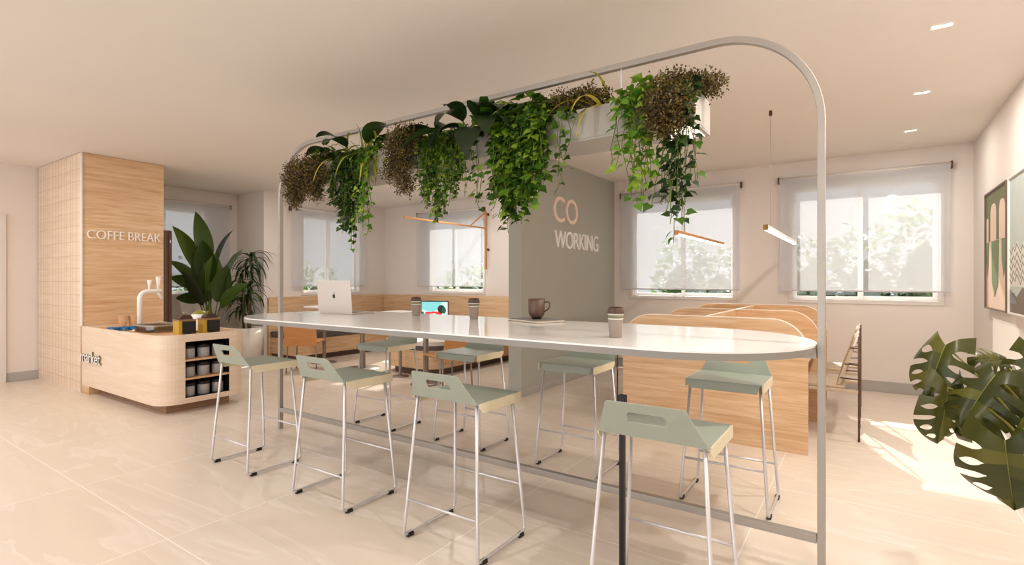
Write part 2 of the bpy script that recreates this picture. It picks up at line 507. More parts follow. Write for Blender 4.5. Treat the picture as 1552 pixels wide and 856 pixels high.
blind('sheer roller blind on the window beside the grey partition, behind the desk lamps', -3.166, -1.425, 2.70, 1.213, 'x', YB)
blind('sheer roller blind above the lounge bench, behind the orange swing arm lamp', -7.55, -5.87, 2.71, 1.23, 'x', YB)
blind('sheer roller blind on the lounge window directly behind the open laptop', 5.5, 7.18, 2.68, 1.235, 'y', XI)
blind('sheer roller blind behind the tall potted plants, partly hidden by the oak pillar', 3.0, 4.87, 2.68, 1.235, 'y', XL)

# ---------------------------------------------------------------- outside
struct(MB().box(-22, 14, YB + T + .02, 26, -.35, -.25).box(-22, XL - T - .02, -4, YB + T, -.35, -.25).build('ground_outside', M['ground']))
def hedge(x0, x1, y0, y1, hts, n, seed, label):
    rnd = random.Random(seed)
    core = MB(); fol = MB()
    along_x = (x1 - x0) > (y1 - y0)
    k = len(hts)
    for i in range(k):
        t = i / k; u = 1 / k
        xa, xb = (x0 + (x1 - x0) * t, x0 + (x1 - x0) * (t + u)) if along_x else (x0, x1)
        ya, yb = (y0, y1) if along_x else (y0 + (y1 - y0) * t, y0 + (y1 - y0) * (t + u))
        h = hts[i]
        cx, cy = (xa + xb) / 2, (ya + yb) / 2; rx, ry = (xb - xa) * .6, (yb - ya) * .42
        core.lathe([(.6, -.25), (.85, h * .3), (.75, h * .6), (.45, h * .78), (.05, h * .86)], (cx, cy, 0), 10, rx, ry)
        for _ in range(n):
            a = rnd.uniform(0, 2 * PI); z = rnd.uniform(-.2, h); q = 1.05 * (1 - (max(0, z) / h) ** 3 * .55)
            p = (cx + rx * q * math.cos(a) + rnd.gauss(0, .05), cy + ry * q * math.sin(a) + rnd.gauss(0, .05), z + abs(rnd.gauss(0, .16)) - .03)
            d = (math.cos(a) + rnd.gauss(0, .6), math.sin(a) + rnd.gauss(0, .6), rnd.gauss(.2, .6))
            fol.leaf(p, d, (rnd.gauss(0, .4), rnd.gauss(0, .4), 1), rnd.uniform(.08, .17), rnd.uniform(.06, .10), 'small')
    o = fol.build('hedge', M['hedge']); tag(o, label, 'hedge', kind='stuff')
    core.build('hedge_core', M['hedgecore'], o)
hedge(-9.0, -4.0, 9.0, 10.0, [1.35, 1.5, 1.4, 1.5, 1.3, 1.5], 600, 3, 'green hedge outside the lounge window on the back wall')
hedge(-3.1, 2.4, 8.9, 9.9, [1.9, 1.7, 1.8, 1.9, 1.9, 2.2, 2.3, 2.5], 800, 5, 'green hedge outside the two windows behind the desk')
hedge(-11.3, -10.3, 2.6, 8.2, [1.5, 1.6, 1.5, 1.7, 1.55, 1.5], 600, 8, 'green hedge outside the windows of the left walls')

s = text('partition_sign', 'CO', M['letterpink'], .66, .335, .02, (-3.30, 5.78, 2.105), (0, 1, 0), (0, 0, 1), offset=.004)
tag(s, 'large blush letters CO on the grey partition', 'sign')
s = text('partition_sign', 'WORKING', M['letter'], 1.29, .225, .02, (-3.30, 5.815, 1.775), (0, 1, 0), (0, 0, 1), offset=-.004, spacing=.94)
tag(s, 'white raised word WORKING on the grey partition under the blush letters', 'sign')

# ---------------------------------------------------------------- coffee counter and pillar
pil = thing('oak_pillar', 'tall oak clad pillar rising from the coffee counter to the ceiling', 'pillar', (-8.63, 2.72, 0))
MB().box(XL + .02, -7.83, 2.28, 3.17, 0, CE - .005).build('cladding', M['oak'], pil, world=True)
MB().box(-7.838, -7.818, 2.268, 2.288, .80, CE - .006).build('corner_trim', M['letter'], pil, world=True)
# mosaic of pale strips with fine joints on the side face
MB().box(XL + .02, -7.838, 2.272, 2.2798, 0, CE - .006).build('side_cladding', M['oakpale'], pil, world=True)
mb = MB(); rnd = random.Random(2); x = XL + .1
while x < -7.9:
    mb.box(x, x + .004, 2.2705, 2.2718, .01, CE - .01); x += rnd.choice((.07, .1, .13))
for i in range(16):
    z = .15 + i * .17 + rnd.uniform(-.03, .03)
    mb.box(XL + .03, -7.84, 2.2705, 2.2717, z, z + .004)
mb.build('joint_grid', plain('joint_tan', 'c9a988', .7), pil, world=True)
ws = thing('wall_sign', 'white raised letters COFFE BREAK on the oak pillar', 'sign', (-7.83, 2.73, 1.9))
text('lettering', 'COFFE', M['letter'], .385, .105, .018, (-7.83, 2.335, 1.864), (0, 1, 0), (0, 0, 1), offset=-.012, parent=ws)
text('lettering', 'BREAK', M['letter'], .365, .105, .018, (-7.83, 2.765, 1.864), (0, 1, 0), (0, 0, 1), offset=-.012, parent=ws)

ctr = thing('coffee_counter', 'oak coffee counter with rounded corners, open end shelves and recessed plinth', 'counter', (-6.8, 2.7, 0))
CX0, CX1, CY0, CY1, CZ0, CZ1 = -7.815, -5.72, 2.28, 3.14, .10, .80
# body: hollow shell with rounded front corners and shelf opening at the +x end
def cpoly(ins):
    x0, x1, y0, y1 = CX0 + ins, CX1 - ins, CY0 + ins, CY1 - ins
    pts = [(x0, y0)]
    for (r, cx, cy, a0) in ((.2 - ins, x1 - .2 + ins, y0 + .2 - ins, 270), (.13 - ins, x1 - .13 + ins, y1 - .13 + ins, 0)):
        for i in range(11):
            a = R(a0 + 9 * i); pts.append((cx + r * math.cos(a), cy + r * math.sin(a)))
    return pts + [(x0, y1)]
full = cpoly(0); n = len(full)
OY0, OY1, OZ0, OZ1 = 2.515, 2.955, .155, .725
mb = MB()
# skirt faces except the flat end, which carries the opening
for i in range(n):
    j = (i + 1) % n
    a, b = full[i], full[j]
    if abs(a[0] - CX1) < 1e-6 and abs(b[0] - CX1) < 1e-6:
        y0, y1 = a[1], b[1]
        for (u0, u1, z0, z1) in ((y0, OY0, CZ0, CZ1), (OY1, y1, CZ0, CZ1), (OY0, OY1, CZ0, OZ0), (OY0, OY1, OZ1, CZ1)):
            mb.add([(CX1, u0, z0), (CX1, u1, z0), (CX1, u1, z1), (CX1, u0, z1)], [(0, 1, 2, 3)])
    else:
        mb.add([(a[0], a[1], CZ0), (b[0], b[1], CZ0), (b[0], b[1], CZ1), (a[0], a[1], CZ1)], [(0, 1, 2, 3)], True)
mb.add([(p[0], p[1], CZ0) for p in full], [tuple(range(n))[::-1]])
inn = cpoly(.03)
# rim
m2 = len(inn)
mb.add([(p[0], p[1], CZ1) for p in full] + [(p[0], p[1], CZ1) for p in inn], [(i, (i + 1) % n, n + (i + 1) % n, n + i) for i in range(n)])
mb.add([(p[0], p[1], CZ1 - .03) for p in inn] + [(p[0], p[1], CZ1) for p in inn], [(i, n + i, n + (i + 1) % n, (i + 1) % n) for i in range(n)])
mb.build('body', M['oakpale'], ctr, world=True)
MB().prism(cpoly(.031), 'z', CZ1 - .045, CZ1 - .025).build('worktop', M['oakh'], ctr, world=True)
# shelf niche, open to the end
nb = MB(); ND = .34
nx0 = CX1 - ND
nb.box(nx0 - .02, nx0, OY0 - .02, OY1 + .02, OZ0 - .02, OZ1 + .02)
nb.box(nx0, CX1 - .002, OY0 - .02, OY0, OZ0 - .02, OZ1 + .02)
nb.box(nx0, CX1 - .002, OY1, OY1 + .02, OZ0 - .02, OZ1 + .02)
nb.box(nx0, CX1 - .002, OY0, OY1, OZ0 - .02, OZ0)
nb.box(nx0, CX1 - .002, OY0, OY1, OZ1, OZ1 + .02)
nb.build('niche', M['darkmetal'], ctr, world=True)
SH = (.335, .525)
for z in SH:
    MB().box(nx0, CX1 - .004, OY0, OY1, z, z + .018).build('shelf', M['oakh'], ctr, world=True)
MB().box(-7.6, -5.87, 2.40, 3.03, 0, CZ0).build('plinth', M['walnut'], ctr, world=True)
MB().box(-7.83, -7.6, 2.285, 3.1, 0, CZ0).build('end_foot', M['oak'], ctr, world=True)
s = text('counter_sign', 'market', M['letter'], .60, .135, .02, (-7.79, 2.28, .385), (1, 0, 0), (0, 0, 1), offset=.008, side=M['cupolive'])
tag(s, 'white raised word market on the side of the oak counter', 'sign')

# jars on the shelves
jr = None; k = 0
for row, z in enumerate((OZ0, SH[0] + .018, SH[1] + .018)):
    for c in range(3):
        lab = 'grey jar with black lid, %s on the %s counter shelf' % (('leftmost', 'middle', 'rightmost')[c], ('bottom', 'middle', 'top')[row])
        loc = (CX1 - .1, OY0 + .075 + c * .145, z + .001)
        if jr is None:
            jr = thing('storage_jar', lab, 'jar', loc, 0, 'grey jars on the counter shelves')
            MB().lathe([(.052, 0), (.056, .004), (.056, .1), (.053, .104)], n=24).build('body', plain('grey_tin', 'a9a6a6', .45, .1), jr)
            MB().lathe([(.058, .104), (.059, .107), (.059, .13), (.05, .135), (.012, .135), (.012, .15), (.0, .15)], n=24).build('lid', M['black'], jr)
        else:
            dup(jr, loc, 0, lab)

WT = CZ1 - .025
# tap on the counter
tp = thing('beer_tap', 'white curved dispensing tap with two handles on the oak counter', 'tap', (-6.96, 2.57, WT))
# column rises then bends toward +y (away, to the right in view)
MB().tube(bentpath([(0, 0, .01), (0, 0, .45), (0, .22, .45)], .1, 8), .026, 14).lathe([(.075, 0), (.07, .008), (.035, .02), (.027, .05)], n=20).build('column', M['white'], tp)
for yy, h in ((.10, .12), (.19, .16)):
    hd = MB().tube([(0, yy, .455), (0, yy, .51), (0, yy, .46 + h)], [.013, .016, .026], 12).build('handle', M['white'], tp)
MB().tube([(0, .18, .44), (.0, .205, .40), (.0, .225, .35)], [.015, .014, .012], 10).build('spout', M['white'], tp)
# glass tray display
tr = thing('glass_display', 'low glass topped tray with compartments on the oak counter', 'tray', (-6.58, 2.62, WT))
MB().prism(rrect(-.24, .24, -.2, .2, .12, 6), 'z', 0, .008).build('base', M['oakh'], tr)
gl = MB().ringprism(rrect(-.23, .23, -.19, .19, .11, 6), rrect(-.222, .222, -.182, .182, .105, 6), 'z', .008, .075)
gl.build('glass_side', glassmat('smoked_glass', (.55, .5, .45, 1), .12), tr)
MB().ringprism(rrect(-.24, .24, -.2, .2, .12, 6), rrect(-.2, .2, -.16, .16, .09, 6), 'z', .075, .086).build('rim', M['steel'], tr)
for (a, b) in ((-.2, .0), (.0, .2)):
    MB().box(-.008 + (a + b) / 2 * 1.0, .008 + (a + b) / 2, -.17, .17, .008, .06).build('divider', M['pages'], tr)
# blue packets
bl = None
for i, (x, y, w) in enumerate(((-7.10, 2.36, 'nearest the corner trim'), (-7.07, 2.455, 'in the middle of the three'), (-7.05, 2.55, 'nearest the white tap'))):
    lab = 'small bright blue packet on the counter, ' + w
    if bl is None:
        bl = thing('blue_packet', lab, 'packet', (x, y, WT), R(20), 'blue packets on the counter')
        MB().prism(rrect(-.05, .05, 0, .045, .015, 4), 'y', -.035, .035).build('packet_body', plain('blue_wrap', '0b6ea8', .4), bl)
        MB().box(.02, .03, -.04, -.036, 0, .03).build('clip', M['ply'], bl)
    else: dup(bl, (x, y, WT), R(20 + 15 * i), lab)
# paper cups (tan)
cp = None
for i, (x, y, w) in enumerate(((-7.62, 2.63, 'nearer the front corner of the pillar'), (-7.62, 2.74, 'nearer the white tap'))):
    lab = 'tan paper cup against the oak pillar, ' + w
    if cp is None:
        cp = thing('paper_cup', lab, 'cup', (x, y, WT), 0, 'tan paper cups on the counter')
        MB().lathe([(.035, 0), (.036, .004), (.05, .135), (.048, .135), (.034, .008), (0, .008)], n=24).build('cup_wall', plain('tan_card', 'c79d76', .7), cp)
        MB().lathe([(.05, .135), (.053, .138), (.05, .142), (.048, .135)], n=24).build('rolled_rim', plain('tan_rim', 'd8b48f', .7), cp)
    else: dup(cp, (x, y, WT), 0, lab)
# yellow and black tins
gold = plain('yellow_tin', 'c9a53c', .35, .3)
tn = None
for i, (x, y, w) in enumerate(((-5.90, 2.585, 'nearest the rounded corner of the counter'), (-5.90, 2.83, 'further from the rounded corner of the counter'))):
    lab = 'yellow box with black front and domed lid, ' + w
    if tn is None:
        tn = thing('coffee_tin', lab, 'tin', (x, y, WT), R(0), 'yellow and black tins on the counter')
        MB().box(-.065, .065, -.085, .085, 0, .16).build('case', gold, tn, bevel=.004)
        MB().box(.0655, .071, -.05, .08, .03, .152).build('front_panel', M['black'], tn)
        MB().box(.0655, .095, -.04, .075, .001, .028).build('tray', M['black'], tn, bevel=.003)
        MB().box(-.07, .075, -.09, .09, .1605, .17).build('top_plate', plain('copper_plate', 'b68f7c', .3, .6), tn, bevel=.003)
        pr = [(.062 * math.cos(R(a)), .171 + .05 * math.sin(R(a))) for a in range(0, 181, 15)]
        MB().prism(pr, 'x', -.04, .045, True).build('domed_lid', plain('dark_copper', '5b463e', .3, .6), tn)
        MB().tube([(0, -.01, .22), (0, -.01, .245)], .006, 8).build('knob', gold, tn)
    else: dup(tn, (x, y, WT), R(0), lab)
# rounded olive and white canister behind the tins
oc = thing('rounded_canister', 'rounded olive and white canister standing behind the yellow tins', 'canister', (-6.2, 2.88, WT), R(25))
MB().lathe([(.05, 0), (.075, .02), (.08, .08), (.085, .16), (.075, .21), (.045, .235), (0, .24)], n=28).build('hood', plain('olive_gloss', '8c8a35', .3), oc)
MB().lathe([(.082, .02), (.088, .08), (.092, .16), (.084, .2), (.08, .2), (.084, .16), (.081, .08), (.076, .02)], n=28).build('sleeve', M['white'], oc)
# tall dark brown panel beside the pillar
dp = thing('tall_cabinet', 'narrow tall dark brown cabinet side showing beside the oak pillar', 'cabinet', (-8.4, 3.235, 0))
MB().box(-9.0, -7.845, 3.185, 3.275, 0, 2.03).build('carcass', M['brownpanel'], dp, bevel=.003, world=True)
MB().box(-7.845, -7.83, 3.232, 3.272, .1, 2.02).build('door', M['brownmetal'], dp, world=True)
MB().tube([(-7.822, 3.25, 1.86), (-7.822, 3.25, 1.9)], .006, 8).box(-7.832, -7.82, 3.246, 3.254, 1.876, 1.884).build('handle', M['chrome'], dp, world=True)

# ---------------------------------------------------------------- high table with arch
TX0, TX1, TY, TR_ = -4.425, -.168, 2.75, .59
tb = thing('high_table', 'long white high table with rounded ends under a steel arch', 'table', ((TX0 + TX1) / 2, TY, 0))
def stadium(x0, x1, y, r, n=24):
    p = []
    for i in range(n + 1):
        a = R(-90 + 180 * i / n); p.append((x1 - r + r * math.cos(a), y + r * math.sin(a)))
    for i in range(n + 1):
        a = R(90 + 180 * i / n); p.append((x0 + r + r * math.cos(a), y + r * math.sin(a)))
    return p
PS = .018
MB().prism(stadium(TX0 + PS, TX1 - PS, TY, TR_), 'z', 1.052, 1.06, True).build('tabletop', M['tablewhite'], tb, world=True)
MB().prism(stadium(TX0 + PS, TX1 - PS, TY, TR_), 'z', 1.022, 1.0515, True).build('edge_band', M['edge'], tb, world=True)
AR = .46; ZT = 2.545; pth = [(TX0, TY, 0), (TX0, TY, ZT - AR)]
for i in range(1, 17):
    a = R(180 - 90 * i / 16); pth.append((TX0 + AR + AR * math.cos(a), TY, ZT - AR + AR * math.sin(a)))
pth2 = []
for i in range(0, 17):
    a = R(90 - 90 * i / 16); pth2.append((TX1 - AR + AR * math.cos(a), TY, ZT - AR + AR * math.sin(a)))
MB().sweep(pth + pth2 + [(TX1, TY, 0)], .018, .016, (0, 1, 0)).build('arch_frame', M['steel'], tb, world=True, bevel=.003)
MB().box(TX0 + PS, TX1 - PS, TY - .018, TY + .018, .155, .193).build('foot_rail', M['steel'], tb, world=True, bevel=.003)
for x0, x1 in ((TX1 - .2, TX1 - PS), (TX0 + PS, TX0 + .2)):
    MB().prism([(x0, 1.0), (x1, 1.0), (x1, 1.0215), (x0, 1.0215)], 'y', TY - .06, TY + .06).build('bracket', M['steel'], tb, world=True)
# slim dark power post by the near stool
pp = thing('power_post', 'slim dark floor post with black socket box, behind the camera-side stool nearest the arch end', 'post', (-.90, 2.2, 0))
MB().box(-.011, .011, -.011, .011, .01, .79).build('post', M['darkmetal'], pp)
MB().box(-.016, .016, -.016, .016, .79, .84).build('socket_box', M['black'], pp, bevel=.002)
MB().box(-.05, .05, -.05, .05, 0, .01).build('base_plate', M['darkmetal'], pp, bevel=.002)

# ---------------------------------------------------------------- hanging planter
plt = thing('hanging_planter', 'long warm grey planter box hanging from the steel arch above the table', 'planter', (-2.25, 2.75, 2.12))
PX0, PX1, PY0, PY1, PZ0, PZ1 = -3.66, -.69, 2.60, 2.90, 2.122, 2.30
mb = MB()
mb.box(PX0, PX1, PY0, PY1, PZ0, PZ0 + .012)
mb.box(PX0, PX1, PY0, PY0 + .012, PZ0 + .012, PZ1); mb.box(PX0, PX1, PY1 - .012, PY1, PZ0 + .012, PZ1)
mb.box(PX0, PX0 + .012, PY0 + .012, PY1 - .012, PZ0 + .012, PZ1); mb.box(PX1 - .012, PX1, PY0 + .012, PY1 - .012, PZ0 + .012, PZ1)
mb.build('trough', M['planter'], plt, world=True, bevel=.002)
MB().box(PX0 + .013, PX1 - .013, PY0 + .013, PY1 - .013, PZ0 + .0125, PZ1 - .03).build('soil', M['soil'], plt, world=True)
for x in (-1.13, -2.2, -3.34):
    MB().tube([(x, TY, PZ1 - .03), (x, TY, ZT - .016)], .006, 8).build('hanger_rod', M['letter'], plt, world=True)
MB().box(PX1 - .2, PX1 - .02, 2.63, 2.87, PZ0 - .006, PZ0 - .0005).build('underside_glow', emis('reflection_glow', 'fff3e2', 1.3), plt, world=True)  # glowing sheet added to imitate a bright reflection on the planter underside

def plant(name, label, cat, x, parts, group=None):
    root = thing(name, label, cat, (x, 2.72, PZ1 - .03), 0, group)
    for nm, mb, mt in parts: mb.build(nm, mt, root, world=True)
    return root
def trail(seed, x0, x1, zlo, zhi, n, leaf=.05, step=.035, kind='ivy', ytop=2.62, taper=True, top=.06, spread=.03):
    """vines that climb over the front rim and hang down"""
    rnd = random.Random(seed); fol = MB(); st = MB()
    xc = (x0 + x1) / 2
    for i in range(n):
        x = rnd.uniform(x0, x1) if n > 1 else xc
        e = 1 - abs((x - xc) / max(.01, (x1 - x0) / 2)) if taper else 1
        ze = zhi + (zlo - zhi) * (.25 + .75 * e) * rnd.uniform(.55, 1.0)
        if i == 0: x = xc + (x1 - x0) * rnd.uniform(-.12, .12); ze = zlo
        yb = rnd.uniform(2.66, 2.80)
        yo = rnd.uniform(2.515, 2.575)
        pts = [Vector((x, yb, PZ1 - .03)), Vector((x, ytop + .01, PZ1 + rnd.uniform(.02, top))), Vector((x, yo + .01, PZ1 - .02))]
        z = PZ1 - .02; xx = x; yy = yo; ph = rnd.uniform(0, 6)
        while z > ze:
            z -= .05; xx += rnd.gauss(0, spread * .35); yy = min(2.58, yy + rnd.gauss(0, .008))
            pts.append(Vector((xx, yy, z)))
        st.tube(pts, .0022, 5)
        for a, b in zip(pts, pts[1:]):
            ln = (b - a).length; k = max(1, int(ln / step))
            for j in range(k):
                p = a.lerp(b, (j + rnd.random()) / k)
                an = rnd.uniform(PI * .9, PI * 2.1)      # mostly outward from the box
                d = Vector((math.cos(an), math.sin(an) * .7, rnd.uniform(-1.1, .1)))
                p2 = p + d.normalized() * leaf * rnd.uniform(.1, .5)
                if p2.y > 2.592: p2.y = 2.592 if p2.z < PZ1 else p2.y
                if p2.z < PZ1 and d.y > 0: d.y = -d.y
                s_ = leaf * rnd.uniform(.65, 1.25)
                fol.leaf(p2, d, (rnd.gauss(0, .4), -.6 + rnd.gauss(0, .4), .8), s_, s_ * .95, kind)
    return fol, st
def crown(seed, x0, x1, z1, n, leaf=.05, kind='ivy', y0=2.56, y1=2.88):
    """mound of leaves on short stalks above the rim"""
    rnd = random.Random(seed); fol = MB(); st = MB()
    for i in range(n):
        bx = rnd.uniform(x0, x1); by = rnd.uniform(2.64, 2.86)
        t = rnd.random()
        p = Vector((bx + rnd.gauss(0, .05), min(y1, max(y0, by + rnd.gauss(0, .07))), PZ1 + (z1 - PZ1) * t ** .8))
        if abs(p.y - TY) < .045 and p.z > ZT - .07: p.z = ZT - .07
        if i % 3 == 0: st.tube([(bx, by, PZ1 - .03), ((bx + p.x) / 2, (by + p.y) / 2, (PZ1 + p.z) / 2 + .01), p], .0018, 4)
        an = rnd.uniform(0, 2 * PI)
        d = Vector((math.cos(an), math.sin(an) - .25, rnd.uniform(-.5, .7)))
        s_ = leaf * rnd.uniform(.6, 1.3)
        fol.leaf(p, d, (rnd.gauss(0, .3), -.2, 1), s_, s_ * .9, kind)
    return fol, st
def mist(seed, lobes, dens, leaf=.016):
    """fine twiggy bush: lobes = ellipsoids (cx,cy,cz,rx,ry,rz); sprays of tiny leaves at twig ends"""
    rnd = random.Random(seed); fol = MB(); st = MB()
    for (cx, cy, cz, rx, ry, rz) in lobes:
        n = int(dens * (rx * ry + rx * rz + ry * rz) / .03)
        for i in range(n):
            v = Vector((rnd.gauss(0, 1), rnd.gauss(0, 1), rnd.gauss(0, 1))).normalized() * rnd.uniform(.35, 1.08)
            p = Vector((cx + v.x * rx, cy + v.y * ry, cz + v.z * rz))
            if p.z < PZ1 and 2.585 < p.y < 2.92 and PX0 - .01 < p.x < PX1 + .01: continue
            if p.z > PZ0 and i % 9 == 0:
                q = Vector((cx, cy, cz)).lerp(p, .3)
                if not (q.z < PZ1 and 2.59 < q.y): st.tube([q, q.lerp(p, .6) + Vector((0, 0, .015)), p], .0013, 4)
            for k in range(6):
                d = Vector((rnd.gauss(0, 1) + v.x * .5, rnd.gauss(0, 1) + v.y * .5, rnd.gauss(0, 1)))
                q = p + d.normalized() * rnd.uniform(.004, .022)
                fol.leaf(q, d, (rnd.gauss(0, 1), rnd.gauss(0, 1), 1), leaf * rnd.uniform(.6, 1.3), leaf * .7, 'small')
    return fol, st
def straps(seed, x, n, ln, w, up=.9, ox=.05, dirx=0):
    rnd = random.Random(seed); fol = MB()
    for i in range(n):
        an = rnd.uniform(0, 2 * PI)
        d = Vector((math.cos(an) * .8 + dirx, math.sin(an) * .5 - .55, up * rnd.uniform(.5, 1.3)))
        fol.blade((x + rnd.gauss(0, ox), 2.70 + rnd.uniform(-.04, .1), PZ1 - .03), d, (0, 0, 1), ln * rnd.uniform(.7, 1.2), w * rnd.uniform(.7, 1.2), rnd.uniform(1.6, 2.8), 9)
    return fol
def broads(seed, x, specs):
    """specs: (dx,dy,dz, length, width, droop)"""
    rnd = random.Random(seed); fol = MB(); st = MB()
    for (ox, dx, dy, dz, ln, w, dr) in specs:
        d = Vector((dx, dy, dz)).normalized(); b = Vector((x + ox * 1.3, 2.66, PZ1 - .03)); t = b + d * ln * .35 + Vector((0, 0, .05))
        st.tube([b, b.lerp(t, .5) + Vector((0, 0, .02)), t], .004, 6)
        fol.blade(t, d, (0, 0, 1), ln * 1.12, w * 1.4, dr, 10, .22, shape='broad')
    return fol, st

G = 'plants in the hanging planter'
f, s_ = mist(11, [(-3.72, 2.70, 2.33, .2, .14, .08), (-3.68, 2.50, 2.2, .24, .09, .13), (-3.86, 2.56, 2.2, .13, .12, .14), (-3.84, 2.5, 2.06, .09, .07, .13), (-3.60, 2.49, 2.09, .12, .06, .09), (-3.52, 2.49, 2.04, .06, .05, .08), (-3.76, 2.49, 2.03, .05, .05, .1)], 300)
plant('bronze_trailing_plant', 'bronze brown trailing bush spilling over the end of the planter above the laptop', 'plant', -3.72, (('foliage', f, M['brown']), ('stems', s_, M['stembrown'])), G)
f, s_ = crown(12, -3.72, -3.5, 2.42, 110, .06)
plant('ivy_crown', 'small bright green leafy mound between the bronze end bush and the spider plant', 'plant', -3.6, (('foliage', f, M['ivy']), ('stems', s_, M['stem'])), G)
f, s_ = broads(13, -3.30, [(-.1, -.9, -.1, .5, .3, .1, .7), (.0, -.6, -.2, .75, .28, .11, .9), (.08, .6, -.1, .7, .26, .11, .8), (.1, .9, .2, .5, .28, .1, .6), (0, .1, -.7, .5, .24, .1, 1.2), (.05, .2, .3, .8, .24, .1, 1)])
plant('broad_leaf_plant', 'dark broad leaved plant poking up above the spider plant', 'plant', -3.3, (('foliage', f, M['broad']), ('stems', s_, M['stem'])), G)
f = straps(14, -3.22, 120, .36, .022, .8, .14)
plant('spider_plant', 'yellow green spider plant arching over the planter front near the laptop end', 'plant', -3.22, (('foliage', f, M['strap']),), G)
f, s_ = trail(15, -3.42, -3.02, 1.66, 2.12, 44, .037, .022)
f2, s2 = trail(115, -3.18, -2.98, 1.62, 2.0, 12, .035, .022); 
plant('trailing_ivy', 'dark trailing ivy hanging beneath the spider plant', 'plant', -3.2, (('foliage', f, M['ivydark']), ('stems', s_, M['stem'])), G)
plant('trailing_ivy', 'pale yellow green trailing ivy strand right beside the dark ivy under the spider plant', 'plant', -3.07, (('foliage', f2, M['fresh']), ('stems', s2, M['stem'])), G)
f, s_ = crown(16, -3.05, -2.72, 2.42, 130, .055)
plant('ivy_crown', 'fresh green leafy mound between the spider plant and a bronze bush', 'plant', -2.9, (('foliage', f, M['fresh']), ('stems', s_, M['stem'])), G)
f, s_ = mist(17, [(-2.72, 2.68, 2.38, .18, .12, .09), (-2.62, 2.52, 2.27, .17, .08, .11), (-2.64, 2.5, 2.13, .14, .06, .13), (-2.57, 2.5, 2.0, .06, .05, .08)], 300)
plant('bronze_trailing_plant', 'bronze brown bush with a hanging tuft, just past the spider plant', 'plant', -2.65, (('foliage', f, M['brown']), ('stems', s_, M['stembrown'])), G)
f, s_ = trail(18, -2.5, -2.12, 1.74, 2.1, 62, .027, .016)
plant('trailing_ivy', 'curtain of small leaved green ivy below the dark large leaves', 'plant', -2.32, (('foliage', f, M['ivy']), ('stems', s_, M['stem'])), G)
f, s_ = broads(19, -2.2, [(-.12, -.8, -.5, .25, .26, .10, .9), (-.1, -.7, -.2, .35, .26, .10, .8), (-.02, -.6, -.8, .0, .30, .12, .7), (.1, .3, -.8, -.1, .26, .12, 1.5), (.05, -.1, -.6, .5, .24, .10, 1.6), (.12, .5, -.3, .5, .24, .10, 1.2),
                          (.16, .6, .1, .45, .24, .10, 1.0), (.02, .0, -.3, .6, .2, .09, 1.5), (-.05, -.5, .2, .5, .22, .10, .9), (.2, .8, -.5, .2, .24, .10, 1.2), (-.15, -.9, -.4, .05, .25, .10, .9), (.1, .3, -.4, .55, .22, .10, 1.2), (.06, -.4, -.9, .1, .26, .11, 1.3), (.15, .5, -.7, .3, .24, .1, 1.6)])
plant('broad_leaf_plant', 'dark plant with large glossy paddle leaves at the middle of the planter', 'plant', -2.2, (('foliage', f, M['broad']), ('stems', s_, M['stem'])), G)
f, s_ = crown(20, -2.15, -1.92, 2.44, 60, .085)
plant('ivy_crown', 'bright yellow green leaves among the dark paddle leaves', 'plant', -2.03, (('foliage', f, M['fresh']), ('stems', s_, M['stem'])), G)
f, s_ = trail(21, -2.12, -1.92, 1.80, 2.0, 5, .042, .04)
plant('trailing_ivy', 'few thin ivy strands hanging below the dark paddle leaves', 'plant', -2.02, (('foliage', f, M['ivy']), ('stems', s_, M['stem'])), G)
f, s_ = trail(22, -1.90, -1.52, 1.68, 2.0, 62, .046, .024, top=.12)
f3, s3 = crown(122, -1.92, -1.55, 2.46, 300, .065)
f.v, f.f, f.sm  # foliage of trail and crown belong to the same plant
n0 = len(f.v); f.v += f3.v; f.f += [tuple(i + n0 for i in q) for q in f3.f]; f.sm += f3.sm
n0 = len(s_.v); s_.v += s3.v; s_.f += [tuple(i + n0 for i in q) for q in s3.f]; s_.sm += s3.sm
plant('trailing_ivy', 'biggest bushy green ivy hanging from the middle of the planter', 'plant', -1.72, (('foliage', f, M['ivy']), ('stems', s_, M['stem'])), G)
f, s_ = trail(23, -1.52, -1.36, 1.86, 2.05, 4, .042, .035)
plant('trailing_ivy', 'two or three thin ivy strands beside the bare planter front', 'plant', -1.45, (('foliage', f, M['ivy']), ('stems', s_, M['stem'])), G)
f, s_ = mist(24, [(-1.45, 2.68, 2.36, .13, .1, .09), (-1.29, 2.68, 2.37, .12, .1, .08)], 300)
plant('bronze_bush', 'low bronze bush standing above the bare planter front', 'plant', -1.35, (('foliage', f, M['brown']), ('stems', s_, M['stembrown'])), G)
f = straps(25, -1.17, 13, .34, .032, 1.3, .04)
plant('strap_leaf_plant', 'dark and yellow strap leaved plant beside the low bronze bush', 'plant', -1.17, (('foliage', f, M['strap']),), G)
f, s_ = trail(26, -1.06, -.9, 1.76, 2.0, 18, .047, .028, top=.1)
f3, s3 = crown(126, -1.08, -.88, 2.40, 120, .05)
n0 = len(f.v); f.v += f3.v; f.f += [tuple(i + n0 for i in q) for q in f3.f]; f.sm += f3.sm
plant('trailing_ivy', 'light green ivy hanging between the strap leaved plant and the far bronze bush', 'plant', -.98, (('foliage', f, M['fresh']), ('stems', s_, M['stem'])), G)
f, s_ = mist(27, [(-.82, 2.70, 2.36, .14, .12, .07), (-.68, 2.74, 2.34, .1, .12, .06), (-.80, 2.50, 2.2, .13, .07, .13), (-.80, 2.5, 2.1, .09, .05, .08)], 320)
plant('bronze_trailing_plant', 'dense bronze bush spilling over the planter end nearest the arch curve', 'plant', -.8, (('foliage', f, M['brown']), ('stems', s_, M['stembrown'])), G)
f, s_ = trail(28, -.86, -.7, 1.54, 1.95, 18, .05, .03)
